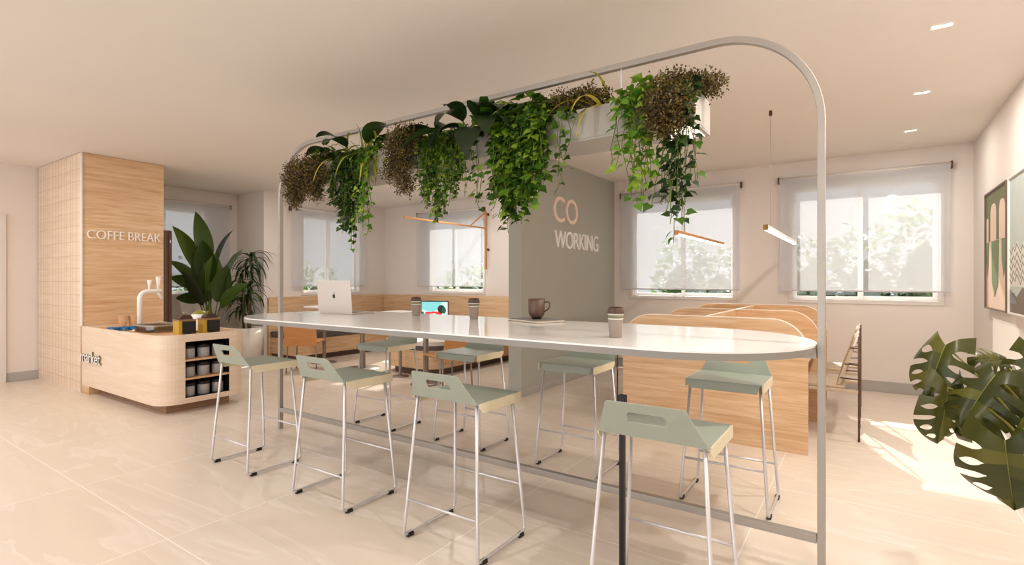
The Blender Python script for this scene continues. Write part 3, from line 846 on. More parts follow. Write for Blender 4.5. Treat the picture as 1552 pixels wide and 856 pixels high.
plant('trailing_ivy', 'long dark ivy hanging below the bronze bush in front of the window', 'plant', -.78, (('foliage', f, M['ivydark']), ('stems', s_, M['stem'])), G)

# ---------------------------------------------------------------- bar stools
SG = 'bar stools along the white high table'
def make_stool(label):
    """local: seat centre at origin, back at -y"""
    t = thing('bar_stool', label, 'stool', (0, 0, 0), 0, SG)
    ZS = .755; W = .215; Y0, Y1 = -.17, .20
    mb = MB(); th = .006
    mb.box(-W, W, Y0, Y1, ZS - th, ZS)
    for sx in (-1, 1):      # folded sides, chamfered at the back
        x0, x1 = sorted((sx * W, sx * (W - th)))
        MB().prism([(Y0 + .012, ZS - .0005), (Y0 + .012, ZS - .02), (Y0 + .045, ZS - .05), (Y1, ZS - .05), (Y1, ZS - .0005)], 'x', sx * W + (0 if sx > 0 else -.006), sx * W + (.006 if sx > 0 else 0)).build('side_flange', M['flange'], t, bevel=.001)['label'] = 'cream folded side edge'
    mb.prism([(-W + .012, ZS - th), (-W + .03, ZS - .055), (W - .03, ZS - .055), (W - .012, ZS - th)], 'y', Y1 - th, Y1)
    mb.build('seat', M['sage'], t, bevel=.002)
    # backrest: leaning trapezoid plate with a grip slot
    n = 6; hb = .15; lean = .075
    def trap(b, tw, h, r):
        pts = [(-b, 0), (b, 0)]
        for (cx, a0) in ((tw, 0), (-tw, 90)):
            for i in range(n + 1):
                a = R(a0 + 90 * i / n)
                pts.append((cx - math.copysign(r, cx) + r * math.cos(a), h - r + r * math.sin(a)))
        return pts
    outer = trap(W, W - .055, hb, .025)
    hole = []
    hx, h0, h1 = .075, .066, .108
    # hole loop with the same count and similar order as outer
    hole = [(-hx, h0), (hx, h0)]
    for (cx, a0) in ((hx, 0), (-hx, 90)):
        for i in range(n + 1):
            a = R(a0 + 90 * i / n); r = .018
            hole.append((cx - math.copysign(r, cx) + r * math.cos(a), h1 - r + r * math.sin(a)))
    b = MB().ringprism(outer, hole, 'y', 0, .006)
    b.v = [(x, Y0 - z / hb * lean + (y), ZS + z * .96 - .004) for (x, y, z) in b.v]
    b.build('backrest', M['sage'], t, bevel=.0015)
    BX, TXX = .245, .195; BY0, BY1, TY0, TY1 = -.205, .205, -.15, .15; r = .0085
    for sx in (-1, 1):
        fb, rb = (sx * BX, BY1, r + .008), (sx * BX, BY0, r + .008)
        ft, rt_ = (sx * TXX, TY1, ZS - .0065), (sx * TXX, TY0, ZS - .0065)
        pth = bentpath([ft, fb, rb, rt_], .035, 6)
        k = len(pth)
        MB().tube(pth[:5], r, 8).build('leg', M['chrome'], t)
        MB().tube(pth[4:k - 4], r, 8).build('runner', M['chrome'], t)
        MB().tube(pth[k - 5:], r, 8).build('leg', M['chrome'], t)
        for yy in (BY0 + .045, BY1 - .045):
            MB().prism([(yy - .022, 0), (yy + .022, 0), (yy + .018, .022), (yy - .018, .022)], 'x', sx * BX - .012, sx * BX + .012).build('foot_cap', M['black'], t, bevel=.003)
    for (yb, yt, zz) in ((BY0, TY0, .205), (BY1, TY1, .265)):
        f = zz / ZS; y = yb + (yt - yb) * f; x = BX + (TXX - BX) * f
        MB().tube([(-x, y, zz), (x, y, zz)], .007, 8).build('crossbar', M['chrome'], t)
    return t
NY, FY = 2.14, 3.45
st0 = make_stool('sage green bar stool closest to the coffee counter, its back to the camera')
st0.location = (-3.755, NY, 0)
dup(st0, (-2.74, NY, 0), 0, 'sage green bar stool on the camera side, second from the coffee counter')
dup(st0, (-1.755, NY, 0), 0, 'sage green bar stool on the camera side, third from the coffee counter')
dup(st0, (-.675, NY - .05, 0), 0, 'sage green bar stool on the camera side, nearest of all, by the dark power post')
dup(st0, (-3.755, FY - .02, 0), PI, 'sage green bar stool across the table, below the cup beside the laptop')
dup(st0, (-2.76, FY, 0), PI, 'sage green bar stool across the table, second from the laptop end')
dup(st0, (-1.755, FY, 0), PI, 'sage green bar stool across the table, facing the camera before the grey partition')
dup(st0, (-.70, FY - .02, 0), PI, 'sage green bar stool across the table, right before the oak desk panel')

# ---------------------------------------------------------------- things on the table
TT = 1.0605
lp = thing('laptop', 'open silver laptop on the white table, its lid turned to the camera', 'laptop', (-3.80, 2.87, TT), R(6))
MB().prism(rrect(-.2, .2, 0, .28, .015, 4), 'z', 0, .014).build('base', M['alu'], lp, bevel=.003)
MB().box(-.17, .17, .06, .17, .0142, .0152).build('keyboard', M['bezel'], lp)
lid = MB().prism(rrect(-.2, .2, 0.012, .29, .012, 4), 'y', -.004, .004)
lid.v = [(x, y - z * .06, z) for (x, y, z) in lid.v]
ld = lid.build('lid', M['alu'], lp, bevel=.002)
sc = MB().prism([(-.185, .03), (.185, .03), (.185, .275), (-.185, .275)], 'y', .0042, .005); sc.v = [(x, y - z * .06, z) for (x, y, z) in sc.v]
sc.build('screen', M['bezel'], ld)
# the fruit mark on the lid
ap = []
for i in range(40):
    a = 2 * PI * i / 40
    r = .019 * (1 - .13 * (abs(math.cos(a)) ** 8 if False else 0)); x = r * math.cos(a) * .92; z = r * math.sin(a)
    if z > .012: z -= .006 * (1 - min(1, abs(x) / .009))
    if z < -.014: z += .003 * (1 - min(1, abs(x) / .007))
    dd = math.hypot(x - .022, z - .002)
    if dd < .011: x -= (.011 - dd)
    ap.append((x, z + .155))
lg = MB().prism(ap, 'y', -.0052, -.0045)
lf = [(.0, .178), (.002, .186), (.009, .192), (.009, .186), (.005, .18)]
lg.prism(lf, 'y', -.0052, -.0045); lg.v = [(x, y - z * .06, z) for (x, y, z) in lg.v]
lg.build('lid_mark', M['bezel'], ld)

CG = 'takeaway cups on the white table'
def make_cup(label):
    t = thing('takeaway_cup', label, 'cup', (0, 0, 0), 0, CG)
    MB().lathe([(.030, 0), (.031, .003), (.0385, .12), (.037, .121), (0, .121)], n=28).build('cup_wall', M['cup'], t)
    for z0, z1, nm, mt in ((.092, .099, 'band', M['cupband']), (.099, .115, 'sleeve', M['cupolive']), (.115, .123, 'band', M['cupband'])):
        r0 = .031 + .0075 * z0 / .12 + .0015; r1 = .031 + .0075 * z1 / .12 + .0015
        MB().lathe([(r0 - .002, z0), (r0, z0), (r1, z1), (r1 - .002, z1)], n=28).build(nm, mt, t)
    MB().lathe([(.0425, .122), (.0435, .125), (.0425, .13), (.039, .148), (.035, .155), (.034, .15), (0, .15)], n=28).build('lid', M['cuplid'], t)
    return t
c0 = make_cup('grey paper cup with dark lid on the table, nearest the laptop'); c0.location = (-3.06, 3.10, TT)
dup(c0, (-2.44, 3.08, TT), R(40), 'grey paper cup with dark lid on the table, between the laptop cup and the mug')
c2 = dup(c0, (-1.055, 2.49, TT), R(80), 'largest looking grey paper cup with brown lid, standing in front of the desk panel')
nb = thing('notebook', 'grey covered notebook lying on the white table under the brown mug', 'notebook', (-1.94, 3.16, TT), R(-22))
MB().box(-.165, .165, -.12, .12, .003, .014).build('pages', M['pages'], nb)
MB().box(-.17, .17, -.125, .125, .0141, .0175).box(-.17, .17, -.125, .125, 0, .0029).build('cover', M['paper'], nb, bevel=.001)
mg = thing('mug', 'brown stoneware mug with black foot on top of the notebook', 'mug', (-1.93, 3.15, TT + .0178), R(8))
MB().lathe([(.036, .014), (.052, .026), (.059, .05), (.061, .14), (.0575, .142), (.0555, .055), (.045, .03), (0, .026)], n=32).build('bowl', M['mug'], mg)
MB().lathe([(.034, 0), (.036, .003), (.036, .014), (.046, .0205), (.036, .0135)], n=32).build('foot', M['mugfoot'], mg)
MB().tube(bentpath([(.058, 0, .12), (.098, 0, .122), (.102, 0, .095), (.088, 0, .07), (.056, 0, .052)], .018, 5), .0055, 8).build('handle', M['mug'], mg)

# ---------------------------------------------------------------- shared desk
DX0, DX1 = -1.876, -.37; DC = (DX0 + DX1) / 2; DYs = (4.614, 5.76, 6.9)
dk = thing('shared_desk', 'oak four seat desk with rounded privacy panels behind the high table', 'desk', (DC, 5.76, 0))
for i, y in enumerate(DYs):
    z1 = 1.045 + .008 * i
    pts = rrect(DX0, DX1, 0, z1, .26, 12, (0, 0, 1, 1))
    MB().prism(pts, 'y', y - .012, y + .012).build('privacy_panel', M['oak'], dk, world=True)
    # pale edge band following the rounded top
    arc = [p for p in pts if p[1] > .76]
    arc = sorted(arc, key=lambda p: p[0])
    MB().sweep([(p[0], y, p[1]) for p in arc], .0125, .003, (0, 1, 0)).build('edge_band', M['cream'], dk, world=True)
for (y0, y1) in ((DYs[0] + .0125, DYs[1] - .0125), (DYs[1] + .0125, DYs[2] - .0125)):
    MB().box(DC - .011, DC + .011, y0, y1, .3, 1.045).build('spine_panel', M['oak'], dk, world=True)
    MB().box(DC - .0125, DC + .0125, y0, y1, 1.0455, 1.052).build('edge_band', M['cream'], dk, world=True)
    for (x0, x1) in ((DX0 + .0, DC - .0115), (DC + .0115, DX1 - .0)):
        MB().box(x0, x1, y0, y1, .715, .74).build('desktop', M['oakh'], dk, world=True, bevel=.002)

# desk chairs with thin bronze posts
def make_chair(label):
    """local: faces -x, rear posts at x=+.24"""
    t = thing('desk_chair', label, 'chair', (0, 0, 0), 0, 'desk chairs by the oak desk')
    for sy in (-.25, .25):
        MB().tube([(.24, sy, 0), (.24, sy, .88)], .008, 8).build('rear_leg', M['brownmetal'], t)
        MB().tube([(-.24, sy, 0), (-.24, sy, .42)], .008, 8).build('front_leg', M['brownmetal'], t)
        MB().box(-.25, .235, sy - .012, sy + .012, .405, .43).build('side_rail', M['beige'], t, bevel=.003)
        for z, x in ((.52, .135), (.64, .17), (.78, .21)):
            MB().tube([(x - .03, sy * .86, z), (.24, sy, z)], .005, 6).build('spacer', M['brownmetal'], t)
    MB().prism([(-.27, .431), (.14, .431), (.14, .455), (-.27, .462)], 'y', -.235, .235).build('seat', M['beige'], t, bevel=.004)
    MB().prism([(.075, .458), (.105, .458), (.235, .86), (.205, .87)], 'y', -.215, .215).build('backrest', M['beige'], t, bevel=.004)
    MB().prism([(.198, .80), (.212, .795), (.24, .885), (.226, .89)], 'y', -.22, -.17).prism([(.198, .80), (.212, .795), (.24, .885), (.226, .89)], 'y', .17, .22).build('back_clip', M['white'], t)
    return t
ch = make_chair('beige desk chair with bronze posts, nearest beyond the steel arch leg'); ch.location = (-.29, 5.48, 0)
dup(ch, (-.29, 6.45, 0), 0, 'beige desk chair with bronze posts, the one closer to the window wall')
dup(ch, (-1.955, 5.48, 0), PI, 'beige desk chair glimpsed between the grey partition and the oak panel')

# ---------------------------------------------------------------- lamps
def pendant(label, x, y0, y1, z, wirey, side, cap):
    t = thing('linear_pendant', label, 'pendant lamp', (x, wirey, z), 0, 'linear pendants above the desk')
    MB().box(x - .018, x + .018, y0, y1, z, z + .03).build('bar', side, t, world=True, bevel=.002)
    MB().box(x - .016, x + .016, y0 + .01, y1, z - .014, z - .0002).build('diffuser', M['led'], t, world=True)
    MB().box(x - .019, x + .019, y0 - .012, y0 - .0002, z - .015, z + .031).build('end_cap', cap, t, world=True)
    for wy in (wirey,):
        MB().tube([(x, wy, z + .03), (x, wy, CE)], .0022, 6).build('wire', M['steel'], t, world=True)
        MB().lathe([(.012, -.045), (.014, -.04), (.014, -.0)], (x, wy, CE), 14).build('ceiling_cup', M['brownmetal'], t, world=True)
brass = plain('brass', '8a6a3a', .3, .8)
pendant('white linear pendant with brass end hanging beside the steel arch', -.723, 5.0, 7.2, 1.805, 5.27, M['white'], brass)
pendant('wood topped linear pendant hanging behind the long dark ivy', -1.5, 5.02, 6.95, 1.80, 5.27, M['ply'], M['ply'])
# orange swing arm lamp
sa = thing('swing_arm_lamp', 'orange wood swing arm lamp with long level bar and braced upright', 'wall lamp', (-5.777, 7.66, 1.55))
MB().box(-5.795, -5.759, 7.628, 7.656, 1.555, 2.62).build('upright', M['ply'], sa, world=True, bevel=.003)
MB().box(-5.79, -5.764, 5.6, 7.627, 2.295, 2.322).build('arm', M['ply'], sa, world=True, bevel=.003)
MB().sweep([(-5.777, 7.627, 2.60), (-5.777, 7.2, 2.323)], .009, .009, (1, 0, 0)).build('brace', M['ply'], sa, world=True)
MB().box(-5.787, -5.767, 7.656, YB, 1.9, 1.94).box(-5.787, -5.767, 7.656, YB, 2.55, 2.59).build('wall_mount', M['brownmetal'], sa, world=True)
# recessed downlights
dl = None
for i, (y, w) in enumerate(((4.09, 'closest to the camera'), (5.45, 'in the middle of the row'), (6.77, 'closest to the window wall'))):
    lab = 'small recessed twin spot in the ceiling, ' + w
    if dl is None:
        dl = thing('recessed_spot', lab, 'ceiling light', (.38, y, CE), 0, 'recessed twin spots in the ceiling')
        MB().ringprism(rrect(-.06, .06, -.032, .032, .01, 3), rrect(-.052, .052, -.025, .025, .008, 3), 'z', -.006, -.0002).build('trim_ring', M['white'], dl)
        for sx in (-.026, .026):
            MB().lathe([(.02, -.004), (.02, -.0004)], (sx, 0, 0), 16).build('bulb', M['led'], dl)
    else: dup(dl, (.38, y, CE), 0, lab)

# ---------------------------------------------------------------- framed prints on the right wall
olive = plain('olive_print', '65683f', .6); leafg = plain('leaf_green_print', '6d7f55', .6); blush = plain('blush_print', 'e0c6b4', .6)
a1 = thing('framed_print', 'framed abstract print of blush arches over green drops', 'picture', (XR, 6.38, 1.63))
FX = XR
def ybox(mb, y0, y1, z0, z1, x0, x1): mb.box(x0, x1, y0, y1, z0, z1); return mb
MB().ringprism([(5.91, 1.08), (6.85, 1.08), (6.85, 2.19), (5.91, 2.19)], [(5.925, 1.095), (6.835, 1.095), (6.835, 2.175), (5.925, 2.175)], 'x', FX - .035, FX).build('frame', plain('umber_frame', '6b5a4c', .5), a1, world=True)
MB().box(FX - .02, FX, 5.925, 6.835, 1.095, 2.175).build('canvas', blush, a1, world=True)
MB().box(FX - .022, FX - .0201, 5.93, 6.83, 1.72, 2.17).build('field', olive, a1, world=True)
sh = MB()
for (y0, y1, zt) in ((6.72, 6.81, 1.95), (6.36, 6.62, 2.06), (6.0, 6.24, 2.06)):
    sh.prism(rrect(y0, y1, 1.715, zt, min(.09, (y1 - y0) * .45), 6, (0, 0, 1, 1)), 'x', FX - .0235, FX - .0222)
sh.build('arch_shape', blush, a1, world=True)
sh = MB()
for (y0, y1, zb) in ((6.7, 6.83, 1.38), (6.26, 6.58, 1.2), (5.95, 6.14, 1.38)):
    sh.prism([(y0, 1.714), (y1, 1.714), (y1 - .02, zb + .15), (y0 + (y1 - y0) * .55, zb), (y0 + .02, zb + .13)][::-1], 'x', FX - .0235, FX - .0202)
sh.build('drop_shape', leafg, a1, world=True)
a2 = thing('framed_print', 'framed print of pale sky above jagged mountain lines', 'picture', (XR, 5.3, 1.63))
Z0, Z1, Y0, Y1 = 1.08, 2.19, 4.85, 5.84
MB().ringprism([(Y0, Z0), (Y1, Z0), (Y1, Z1), (Y0, Z1)], [(Y0 + .012, Z0 + .012), (Y1 - .012, Z0 + .012), (Y1 - .012, Z1 - .012), (Y0 + .012, Z1 - .012)], 'x', FX - .035, FX).build('frame', M['letter'], a2, world=True)
MB().box(FX - .02, FX, Y0 + .012, Y1 - .012, Z0 + .012, Z1 - .012).build('canvas', plain('pale_sky_print', 'b9c2bd', .6), a2, world=True)
zig = lambda b, amp, k: [(Y0 + .013 + (Y1 - Y0 - .026) * i / 16, b + amp * (((i * k) % 5) / 5 - .4)) for i in range(17)]
m1 = MB(); top = zig(1.62, .12, 2); m1.prism(top + [(Y1 - .013, 1.3), (Y0 + .013, 1.3)], 'x', FX - .0215, FX - .0202); m1.build('mountain_shape', plain('pale_rock_print', 'd9d5cc', .6), a2, world=True)
ml = MB()
for b in (1.60, 1.53, 1.47, 1.41, 1.36):
    z = zig(b, .1, 2); ml.sweep([(FX - .0222, p[0], p[1]) for p in z], .0004, .005, (1, 0, 0))
ml.build('contour_lines', plain('umber_print', '5b4c42', .6), a2, world=True)
MB().prism([(Y0 + .013, Z0 + .013), (Y1 - .013, Z0 + .013), (Y1 - .013, 1.28), (5.6, 1.22), (5.4, 1.30), (5.1, 1.2), (Y0 + .013, 1.3)], 'x', FX - .0215, FX - .0202).build('foreground_shape', plain('bronze_print', '6b553f', .4, .3), a2, world=True)
MB().prism([(5.55, 1.16), (5.8, 1.17), (5.8, 1.24), (5.68, 1.25)], 'x', FX - .0228, FX - .0217).build('dark_shape', M['bezel'], a2, world=True)
MB().prism([(5.2, 1.13), (5.4, 1.15), (5.35, 1.22)], 'x', FX - .0228, FX - .0217).build('dark_shape', M['bezel'], a2, world=True)

# ---------------------------------------------------------------- lounge
bq = thing('corner_banquette', 'oak corner bench with high back panels along the lounge windows', 'bench', (-7.9, 7.2, 0))
MB().prism(rrect(5.08, YB - .095, 0, 1.06, .05, 5, (0, 0, 0, 1)), 'x', XI + .002, XI + .06).build('back_panel', M['oak'], bq, world=True)
MB().box(XI + .061, -3.5, YB - .09, YB - .002, 0, 1.06).build('back_panel', M['oak'], bq, world=True, bevel=.004)
MB().box(XI + .061, -7.72, 5.1, YB - .6, .1, .37).box(XI + .061, -6.1, YB - .66, YB - .091, .1, .37).build('seat_base', M['oak'], bq, world=True)
MB().box(XI + .061, -7.80, 5.14, YB - .6, 0, .1).box(XI + .061, -6.14, YB - .6, YB - .091, 0, .1).build('plinth', M['brownpanel'], bq, world=True)
MB().box(XI + .061, -7.7, 5.1, YB - .67, .371, .47).build('seat_cushion', M['cushion'], bq, world=True, bevel=.02, seg=3)
MB().box(XI + .061, -6.12, YB - .66, YB - .091, .371, .47).build('seat_cushion', M['cushion'], bq, world=True, bevel=.02, seg=3)
ib = thing('curved_bench', 'oak bench with rounded corners and pale seat in front of the lounge windows', 'bench', (-5.5, 6.2, 0))
def bp(ins): return rrect(-6.05 + ins, -4.93 - ins, 5.33 + ins, YB - .1, .3, 10, (1, 1, 0, 0))
MB().prism(bp(.02), 'z', .1, .36, True).build('seat_base', M['oak'], ib, world=True)
MB().prism(bp(.09), 'z', 0, .1, True).build('plinth', M['brownpanel'], ib, world=True)
MB().prism(bp(.01), 'z', .3605, .43, True).build('seat_cushion', M['cushion'], ib, world=True, bevel=.012)
MB().prism(bp(.0), 'z', .4305, .485, True).build('seat_pad', M['cushionpale'], ib, world=True, bevel=.02, seg=3)

TG = 'white cafe tables in the lounge'
def cafe(label, x, y, z, tw, td, pr=.035, br=.26, flare=False):
    t = thing('cafe_table', label, 'table', (x, y, 0), 0, TG)
    MB().prism(rrect(-tw / 2, tw / 2, -td / 2, td / 2, min(tw, td) * .3, 8), 'z', z - .025, z, True).build('tabletop', M['white'], t, bevel=.003)
    prof = [(pr * 1.5, .015), (pr * 1.35, .12), (pr, .45), (pr, z - .026)] if flare else [(pr, .015), (pr, z - .026)]
    MB().lathe(prof, n=18).build('pedestal', M['taupe'], t)
    MB().lathe([(br, 0), (br, .008), (.06, .014)], n=32).build('base_disc', M['taupe'], t)
    return t
cafe('white cafe table with flared pedestal standing free between the two lounge benches', -6.40, 5.33, .75, .6, .6, .036, .28, True)
cafe('white cafe table carrying the bright monitor, before the curved bench', -4.76, 5.0, .75, .62, .6, .036, .2)
cafe('tall white table half hidden behind the laptop by the corner bench', -7.38, 5.36, .93, .6, .5, .03, .2)
cafe('tall white table showing its edge beside the cup nearest the laptop', -5.43, 5.19, .915, .5, .4, .022, .12)
# monitor
mo = thing('monitor', 'small monitor with red and black shapes on a teal picture', 'monitor', (-4.74, 5.15, .7505), R(30))
MB().box(-.185, .185, -.008, .008, .085, .33).build('housing', M['bezel'], mo, bevel=.004)
MB().tube([(0, .012, .01), (0, .014, .12)], .012, 10).lathe([(.09, 0), (.09, .008), (.02, .012)], n=24).build('stand', M['darkmetal'], mo)
scr = MB().box(-.176, .176, -.0095, -.0082, .096, .318).build('screen', emis('teal_screen', '6fb8bc', .9), mo)
def shape(name, pts, mat, lay):
    pts = [(p[0], p[1] + .02) for p in pts]
    MB().prism(pts, 'y', -.0095 - .0006 * lay - .0006, -.0095 - .0006 * (lay - 1) - .0001).build(name, mat, scr)
el = lambda cx, cz, rx, rz, n=20: [(cx + rx * math.cos(2 * PI * i / n), cz + rz * math.sin(2 * PI * i / n)) for i in range(n)]
shape('light_patch', [(-.17, .2), (-.05, .15), (.05, .2), (.1, .29), (.17, .29), (.17, .09), (-.1, .09), (-.17, .12)], emis('screen_pale', 'b9dada', .9), 1)
shape('dark_patch', el(-.16, .13, .02, .04), emis('screen_deep', '0d4a55', .9), 2)
shape('red_patch', [(.03, .09), (.1, .09), (.1, .15), (.06, .165), (-.02, .17), (-.06, .16), (-.12, .165), (-.13, .14), (-.08, .135), (0, .145), (.04, .13)], emis('screen_red', 'd8231c', .9), 3)
shape('black_patch', el(.09, .2, .05, .055), emis('screen_black', '161d1d', .9), 4)
shape('green_patch', el(.125, .185, .028, .045), emis('screen_green', '1f4a3a', .9), 5)
# plywood chairs
def make_ply(label):
    """local: faces +y"""
    t = thing('plywood_chair', label, 'chair', (0, 0, 0), 0, 'orange plywood chairs in the lounge')
    MB().prism(rrect(-.23, .23, -.22, .23, .05, 5), 'z', .435, .452).build('seat', M['ply'], t, bevel=.003)
    bk = MB().prism(rrect(-.23, .23, .40, .84, .05, 5), 'y', -.24, -.225)
    bk.v = [(x, y - (z - .4) * .2, z) for (x, y, z) in bk.v]
    bk.build('backrest', M['ply'], t, bevel=.003)
    for sx in (-.2, .2):
        for sy in (-.2, .2):
            MB().tube([(sx, sy, .434), (sx * 1.08, sy * 1.08, 0)], .010, 8).build('leg', M['taupe'], t)
        MB().tube([(sx, -.21, .425), (sx, .2, .425)], .007, 8).build('seat_rail', M['taupe'], t)
    return t
pc = make_ply('orange plywood chair with its back to the camera, below the laptop'); pc.location = (-6.93, 4.72, 0); pc.rotation_euler = (0, 0, R(38))
dup(pc, (-4.25, 4.85, 0), R(75), 'orange plywood chair turned sideways before the curved bench')

# ---------------------------------------------------------------- tall plants at the left
bop = thing('paddle_leaf_plant', 'tall paddle leaved potted plant behind the coffee counter', 'potted plant', (-8.63, 4.17, 0))
MB().lathe([(.17, 0), (.2, .02), (.24, .5), (.22, .5), (.21, .46), (0, .46)], n=32).build('pot', M['pot'], bop)
MB().lathe([(.208, .44), (0, .465)], n=24).build('soil', M['soil'], bop)
lf = MB(); stx = MB()
LV = [  # tip x,y,z  base height, width
    ((-8.80, 4.06, 2.42), 1.55, .20), ((-9.02, 3.86, 2.22), 1.45, .18), ((-8.37, 4.33, 2.15), 1.5, .18), ((-9.12, 3.82, 1.72), 1.25, .16),
    ((-9.10, 3.80, 1.45), 1.2, .16), ((-8.60, 4.05, 1.95), 1.3, .26), ((-8.22, 4.40, 1.85), 1.1, .26), ((-8.50, 4.15, 1.75), 1.05, .26), ((-8.75, 4.0, 1.78), 1.15, .22), ((-9.05, 3.85, 1.12), 1.0, .16),
    ((-8.15, 4.45, 1.35), .9, .15), ((-8.9, 4.1, 1.6), 1.0, .2), ((-8.45, 4.0, 1.62), .95, .24), ((-8.7, 3.85, 1.5), .95, .22), ((-8.25, 4.2, 1.6), 1.0, .22), ((-8.9, 4.2, 2.0), 1.3, .2)]
for i, (tip, bh, w) in enumerate(LV):
    an = i * 2.4
    b = Vector((-8.63 + .06 * math.cos(an), 4.17 + .06 * math.sin(an), .46)); tip = Vector(tip)
    m_ = Vector((b.x + (tip.x - b.x) * .35, b.y + (tip.y - b.y) * .35, bh))
    pts = [b, b.lerp(m_, .5) + Vector((0, 0, .06)), m_]
    stx.tube([p - bop.location for p in bentpath(pts, .1, 5)], [.012] + [.009] * 7, 8) if False else stx.tube([p - bop.location for p in pts], [.013, .010, .006], 8)
    d = tip - m_; ln = d.length
    d0 = (d.normalized() + Vector((0, 0, .45))).normalized()
    side_up = Vector((.56 + .9 * math.sin(i * 1.9), -.83 + .5 * math.cos(i * 2.7), .35 + .3 * math.sin(i)))
    lf.blade(m_ - bop.location, d0, side_up, ln * 1.05, w * 1.3, .75, 14, .3, shape='broad')
lf.build('leaves', M['palm'], bop); stx.build('stalks', M['stem'], bop)
dg_ = thing('dragon_plant', 'dark narrow leaved plant in a white pot beside the lounge bench', 'potted plant', (-8.52, 4.72, 0))
MB().lathe([(.18, 0), (.2, .02), (.235, .57), (.22, .57), (.21, .53), (0, .53)], n=32).build('pot', M['pot'], dg_)
MB().lathe([(.208, .51), (0, .535)], n=24).build('soil', M['soil'], dg_)
lf = MB(); tk = MB(); rnd = random.Random(5)
for (ox, oy, h, nL) in ((.02, .02, 1.75, 30), (.09, -.05, 1.25, 24), (-.12, -.02, .98, 20), (.0, -.08, 1.5, 16)):
    tk.tube([(ox, oy, .53), (ox * 1.15, oy * 1.15, (h + .5) / 2), (ox * 1.3, oy * 1.3, h)], [.016, .013, .01], 8)
    for i in range(nL):
        a = i * 2.4 + rnd.uniform(-.3, .3); e = .25 + 1.0 * i / nL
        lf.blade((ox * 1.3, oy * 1.3, h - .18 + .2 * i / nL), (math.cos(a), math.sin(a), e), (0, 0, 1), rnd.uniform(.34, .5), rnd.uniform(.042, .058), rnd.uniform(1.2, 2.4), 8, .3)
lf.build('leaves', M['palmdark'], dg_); tk.build('stems', M['stembrown'], dg_)

# ---------------------------------------------------------------- monstera at the right edge
mon = thing('monstera', 'large monstera plant with split leaves at the right wall', 'potted plant', (.73, 2.92, 0))
MB().lathe([(.15, 0), (.17, .02), (.2, .42), (.185, .42), (.175, .38), (0, .38)], n=32).build('pot', M['pot'], mon)
MB().lathe([(.17, .36), (0, .385)], n=24).build('soil', M['soil'], mon)
def monleaf(att, tip, nrm, width, fingers=6, seed=0, curl=.18, holes=True):
    rnd = random.Random(seed)
    att = Vector(att); ax = Vector(tip) - att; L = ax.length; ax.normalize()
    nrm = Vector(nrm); nrm = (nrm - ax * nrm.dot(ax)).normalized(); side = ax.cross(nrm)
    mb = MB(); W = width / 2; NV = 17; NU = 6
    def pt(sg, u, v):
        hw = W * (max(0, math.sin(PI * (.17 + u * .83))) ** .75 * (1 - .35 * u ** 6) + .001)
        a = L * (u + v * (.5 * u * (1 - u) - .30 * (1 - u) ** 5))
        b = sg * hw * v
        c = -curl * L * (a / L) ** 2 - .38 * W * v ** 2 + .10 * W * math.sin(PI * v) + .02 * L * math.sin(9 * u) * v
        return att + ax * a + side * b + nrm * c
    for sg in (-1, 1):
        for k in range(fingers):
            u0, u1 = k / fingers, (k + 1) / fingers
            notch = rnd.random() < .72
            g0 = rnd.uniform(.30, .42); dep = rnd.uniform(.26, .36)
            vs = []; fs = []
            for j in range(NV):
                v = j / (NV - 1)
                def slot(kk):
                    if kk <= 0 or kk >= fingers: return 0
                    r2 = random.Random(seed * 100 + kk * 7 + (3 if sg > 0 else 0)); open_ = r2.random() < .65; gg = r2.uniform(.3, .45); dd = r2.uniform(.2, .3)
                    if v <= gg: return 0
                    t = (v - gg) / (1 - gg)
                    if open_: return dd * min(1, t * 3) ** .5
                    return dd * max(0, math.sin(PI * min(1, t * 1.35))) ** .6
                a = u0 + (u1 - u0) * slot(k); b = u1 - (u1 - u0) * slot(k + 1)
                for i in range(NU): vs.append(pt(sg, a + (b - a) * i / (NU - 1), v))
            for j in range(NV - 1):
                for i in range(NU - 1):
                    q = j * NU + i; f = (q, q + 1, q + NU + 1, q + NU)
                    fs.append(f if sg > 0 else f[::-1])
            mb.add(vs, fs, True)
    mid = MB().tube([pt(1, t / 8, 0) + nrm * .001 for t in range(8)], [.0022 - .0002 * t for t in range(8)], 6)
    return mb, mid
ML = [((.289, 2.977, 1.065), (.205, 2.90, .84), (-.45, -.85, .25), .24, 1), ((.292, 2.919, .894), (.272, 2.90, .635), (.35, -.9, .15), .19, 2),
      ((.43, 2.83, .97), (.30, 2.74, .775), (-.35, -.7, .6), .26, 3), ((.418, 2.581, .768), (.44, 2.59, .50), (-.3, -.93, .2), .34, 4),
      ((.53, 3.0, .90), (.335, 2.90, .70), (.1, -.85, .5), .25, 5), ((.495, 3.057, 1.0), (.395, 2.98, 1.02), (-.2, -.8, .5), .16, 6), ((.565, 2.92, 1.06), (.52, 2.87, .86), (-.2, -.95, .2), .2, 7),
      ((.60, 2.75, .80), (.56, 2.62, .60), (.1, -.9, .3), .26, 8), ((.78, 2.75, 1.05), (.7, 2.6, .85), (0, -.9, .4), .28, 9)]
lv = MB(); rb = MB(); sk = MB()
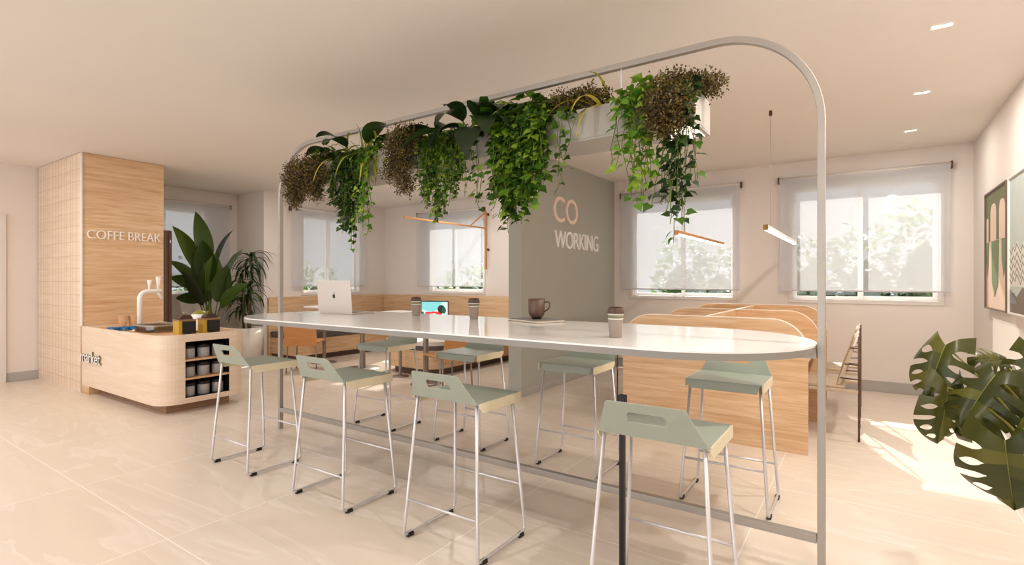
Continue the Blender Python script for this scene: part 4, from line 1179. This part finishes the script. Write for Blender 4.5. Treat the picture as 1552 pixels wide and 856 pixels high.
for (a, t, n_, w, sd) in ML:
    m_, mid = monleaf(a, t, n_, w, 6, sd)
    o = len(lv.v); lv.v += [tuple(v) for v in m_.v]; lv.f += [tuple(i + o for i in f) for f in m_.f]; lv.sm += m_.sm
    o = len(rb.v); rb.v += [tuple(v) for v in mid.v]; rb.f += [tuple(i + o for i in f) for f in mid.f]; rb.sm += mid.sm
    A = Vector(a) - Vector((0, 0, .004)); B = Vector((.73 + (A.x - .73) * .12, 2.92 + (A.y - 2.92) * .12, .38)); C = Vector((.66 + (A.x - .6) * .3, 2.9 + (A.y - 2.9) * .3, .78))
    pts = [(1 - q) ** 2 * B + 2 * q * (1 - q) * C + q * q * A for q in [i / 8 for i in range(9)]]
    sk.tube(pts, [.007 - .0005 * i for i in range(9)], 8)
m2_ = M['mon'].copy() if False else M['mon']
lv.build('leaves', m2_, mon, world=True); rb.build('midribs', plain('pale_midrib', '6f7230', .5), mon, world=True); sk.build('stalks', plain('yellow_stalk', '8f8a3c', .5), mon, world=True)

# ---------------------------------------------------------------- light
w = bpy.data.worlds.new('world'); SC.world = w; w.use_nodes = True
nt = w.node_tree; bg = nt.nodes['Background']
# sky strengthened behind the camera (-y) as added room fill, dimmer beyond the windows (+y)
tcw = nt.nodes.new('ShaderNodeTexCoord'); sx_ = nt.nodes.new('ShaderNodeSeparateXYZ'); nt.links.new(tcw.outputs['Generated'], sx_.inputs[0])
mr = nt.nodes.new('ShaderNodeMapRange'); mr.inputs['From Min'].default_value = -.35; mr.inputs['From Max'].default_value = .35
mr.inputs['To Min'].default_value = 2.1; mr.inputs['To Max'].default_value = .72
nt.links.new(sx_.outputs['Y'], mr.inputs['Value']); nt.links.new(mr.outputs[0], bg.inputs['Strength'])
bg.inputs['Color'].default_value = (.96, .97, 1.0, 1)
def sun(d, col, s, ang):
    l = bpy.data.lights.new('sun', 'SUN'); l.energy = s; l.color = col; l.angle = R(ang)
    o = bpy.data.objects.new('sun', l); COL.objects.link(o)
    o.rotation_euler = Vector(d).to_track_quat('-Z', 'Y').to_euler(); return o
sun((.24, -math.cos(R(35)), -math.sin(R(35))), (1, .93, .82), 13, .7)
def area(loc, d, sx, sy, e, col):
    l = bpy.data.lights.new('ceiling_spot_and_fill', 'AREA'); l.shape = 'RECTANGLE'; l.size = sx; l.size_y = sy; l.energy = e; l.color = col
    o = bpy.data.objects.new('ceiling_spot_and_fill', l); COL.objects.link(o); o.location = loc
    o.rotation_euler = Vector(d).to_track_quat('-Z', 'Y').to_euler(); return o
for (y, e) in ((1.4, 18), (2.75, 25), (4.09, 26), (5.45, 12), (6.77, 8)):
    area((.38, y, CE - .02), (0, 0, -1), .1, .05, e, (1, .93, .84))
for (x, y) in ((-2.3, .4), (-5, .4), (-7.2, .8), (-6.9, 4.5), (-5.2, 6.4)):  # unseen fill lights without fixtures, added to brighten the interior
    area((x, y, CE - .02), (0, 0, -1), .12, .12, 22, (1, .94, .86))

SC.view_settings.view_transform = 'Standard'; SC.view_settings.look = 'None'
SC.view_settings.exposure = .2; SC.view_settings.gamma = 1; SC.view_settings.use_curve_mapping = False
SC.cycles.use_denoising = True
SC.cycles.max_bounces = 10; SC.cycles.diffuse_bounces = 6; SC.cycles.transparent_max_bounces = 16
SC.cycles.sample_clamp_indirect = 8; SC.cycles.caustics_reflective = False; SC.cycles.caustics_refractive = False
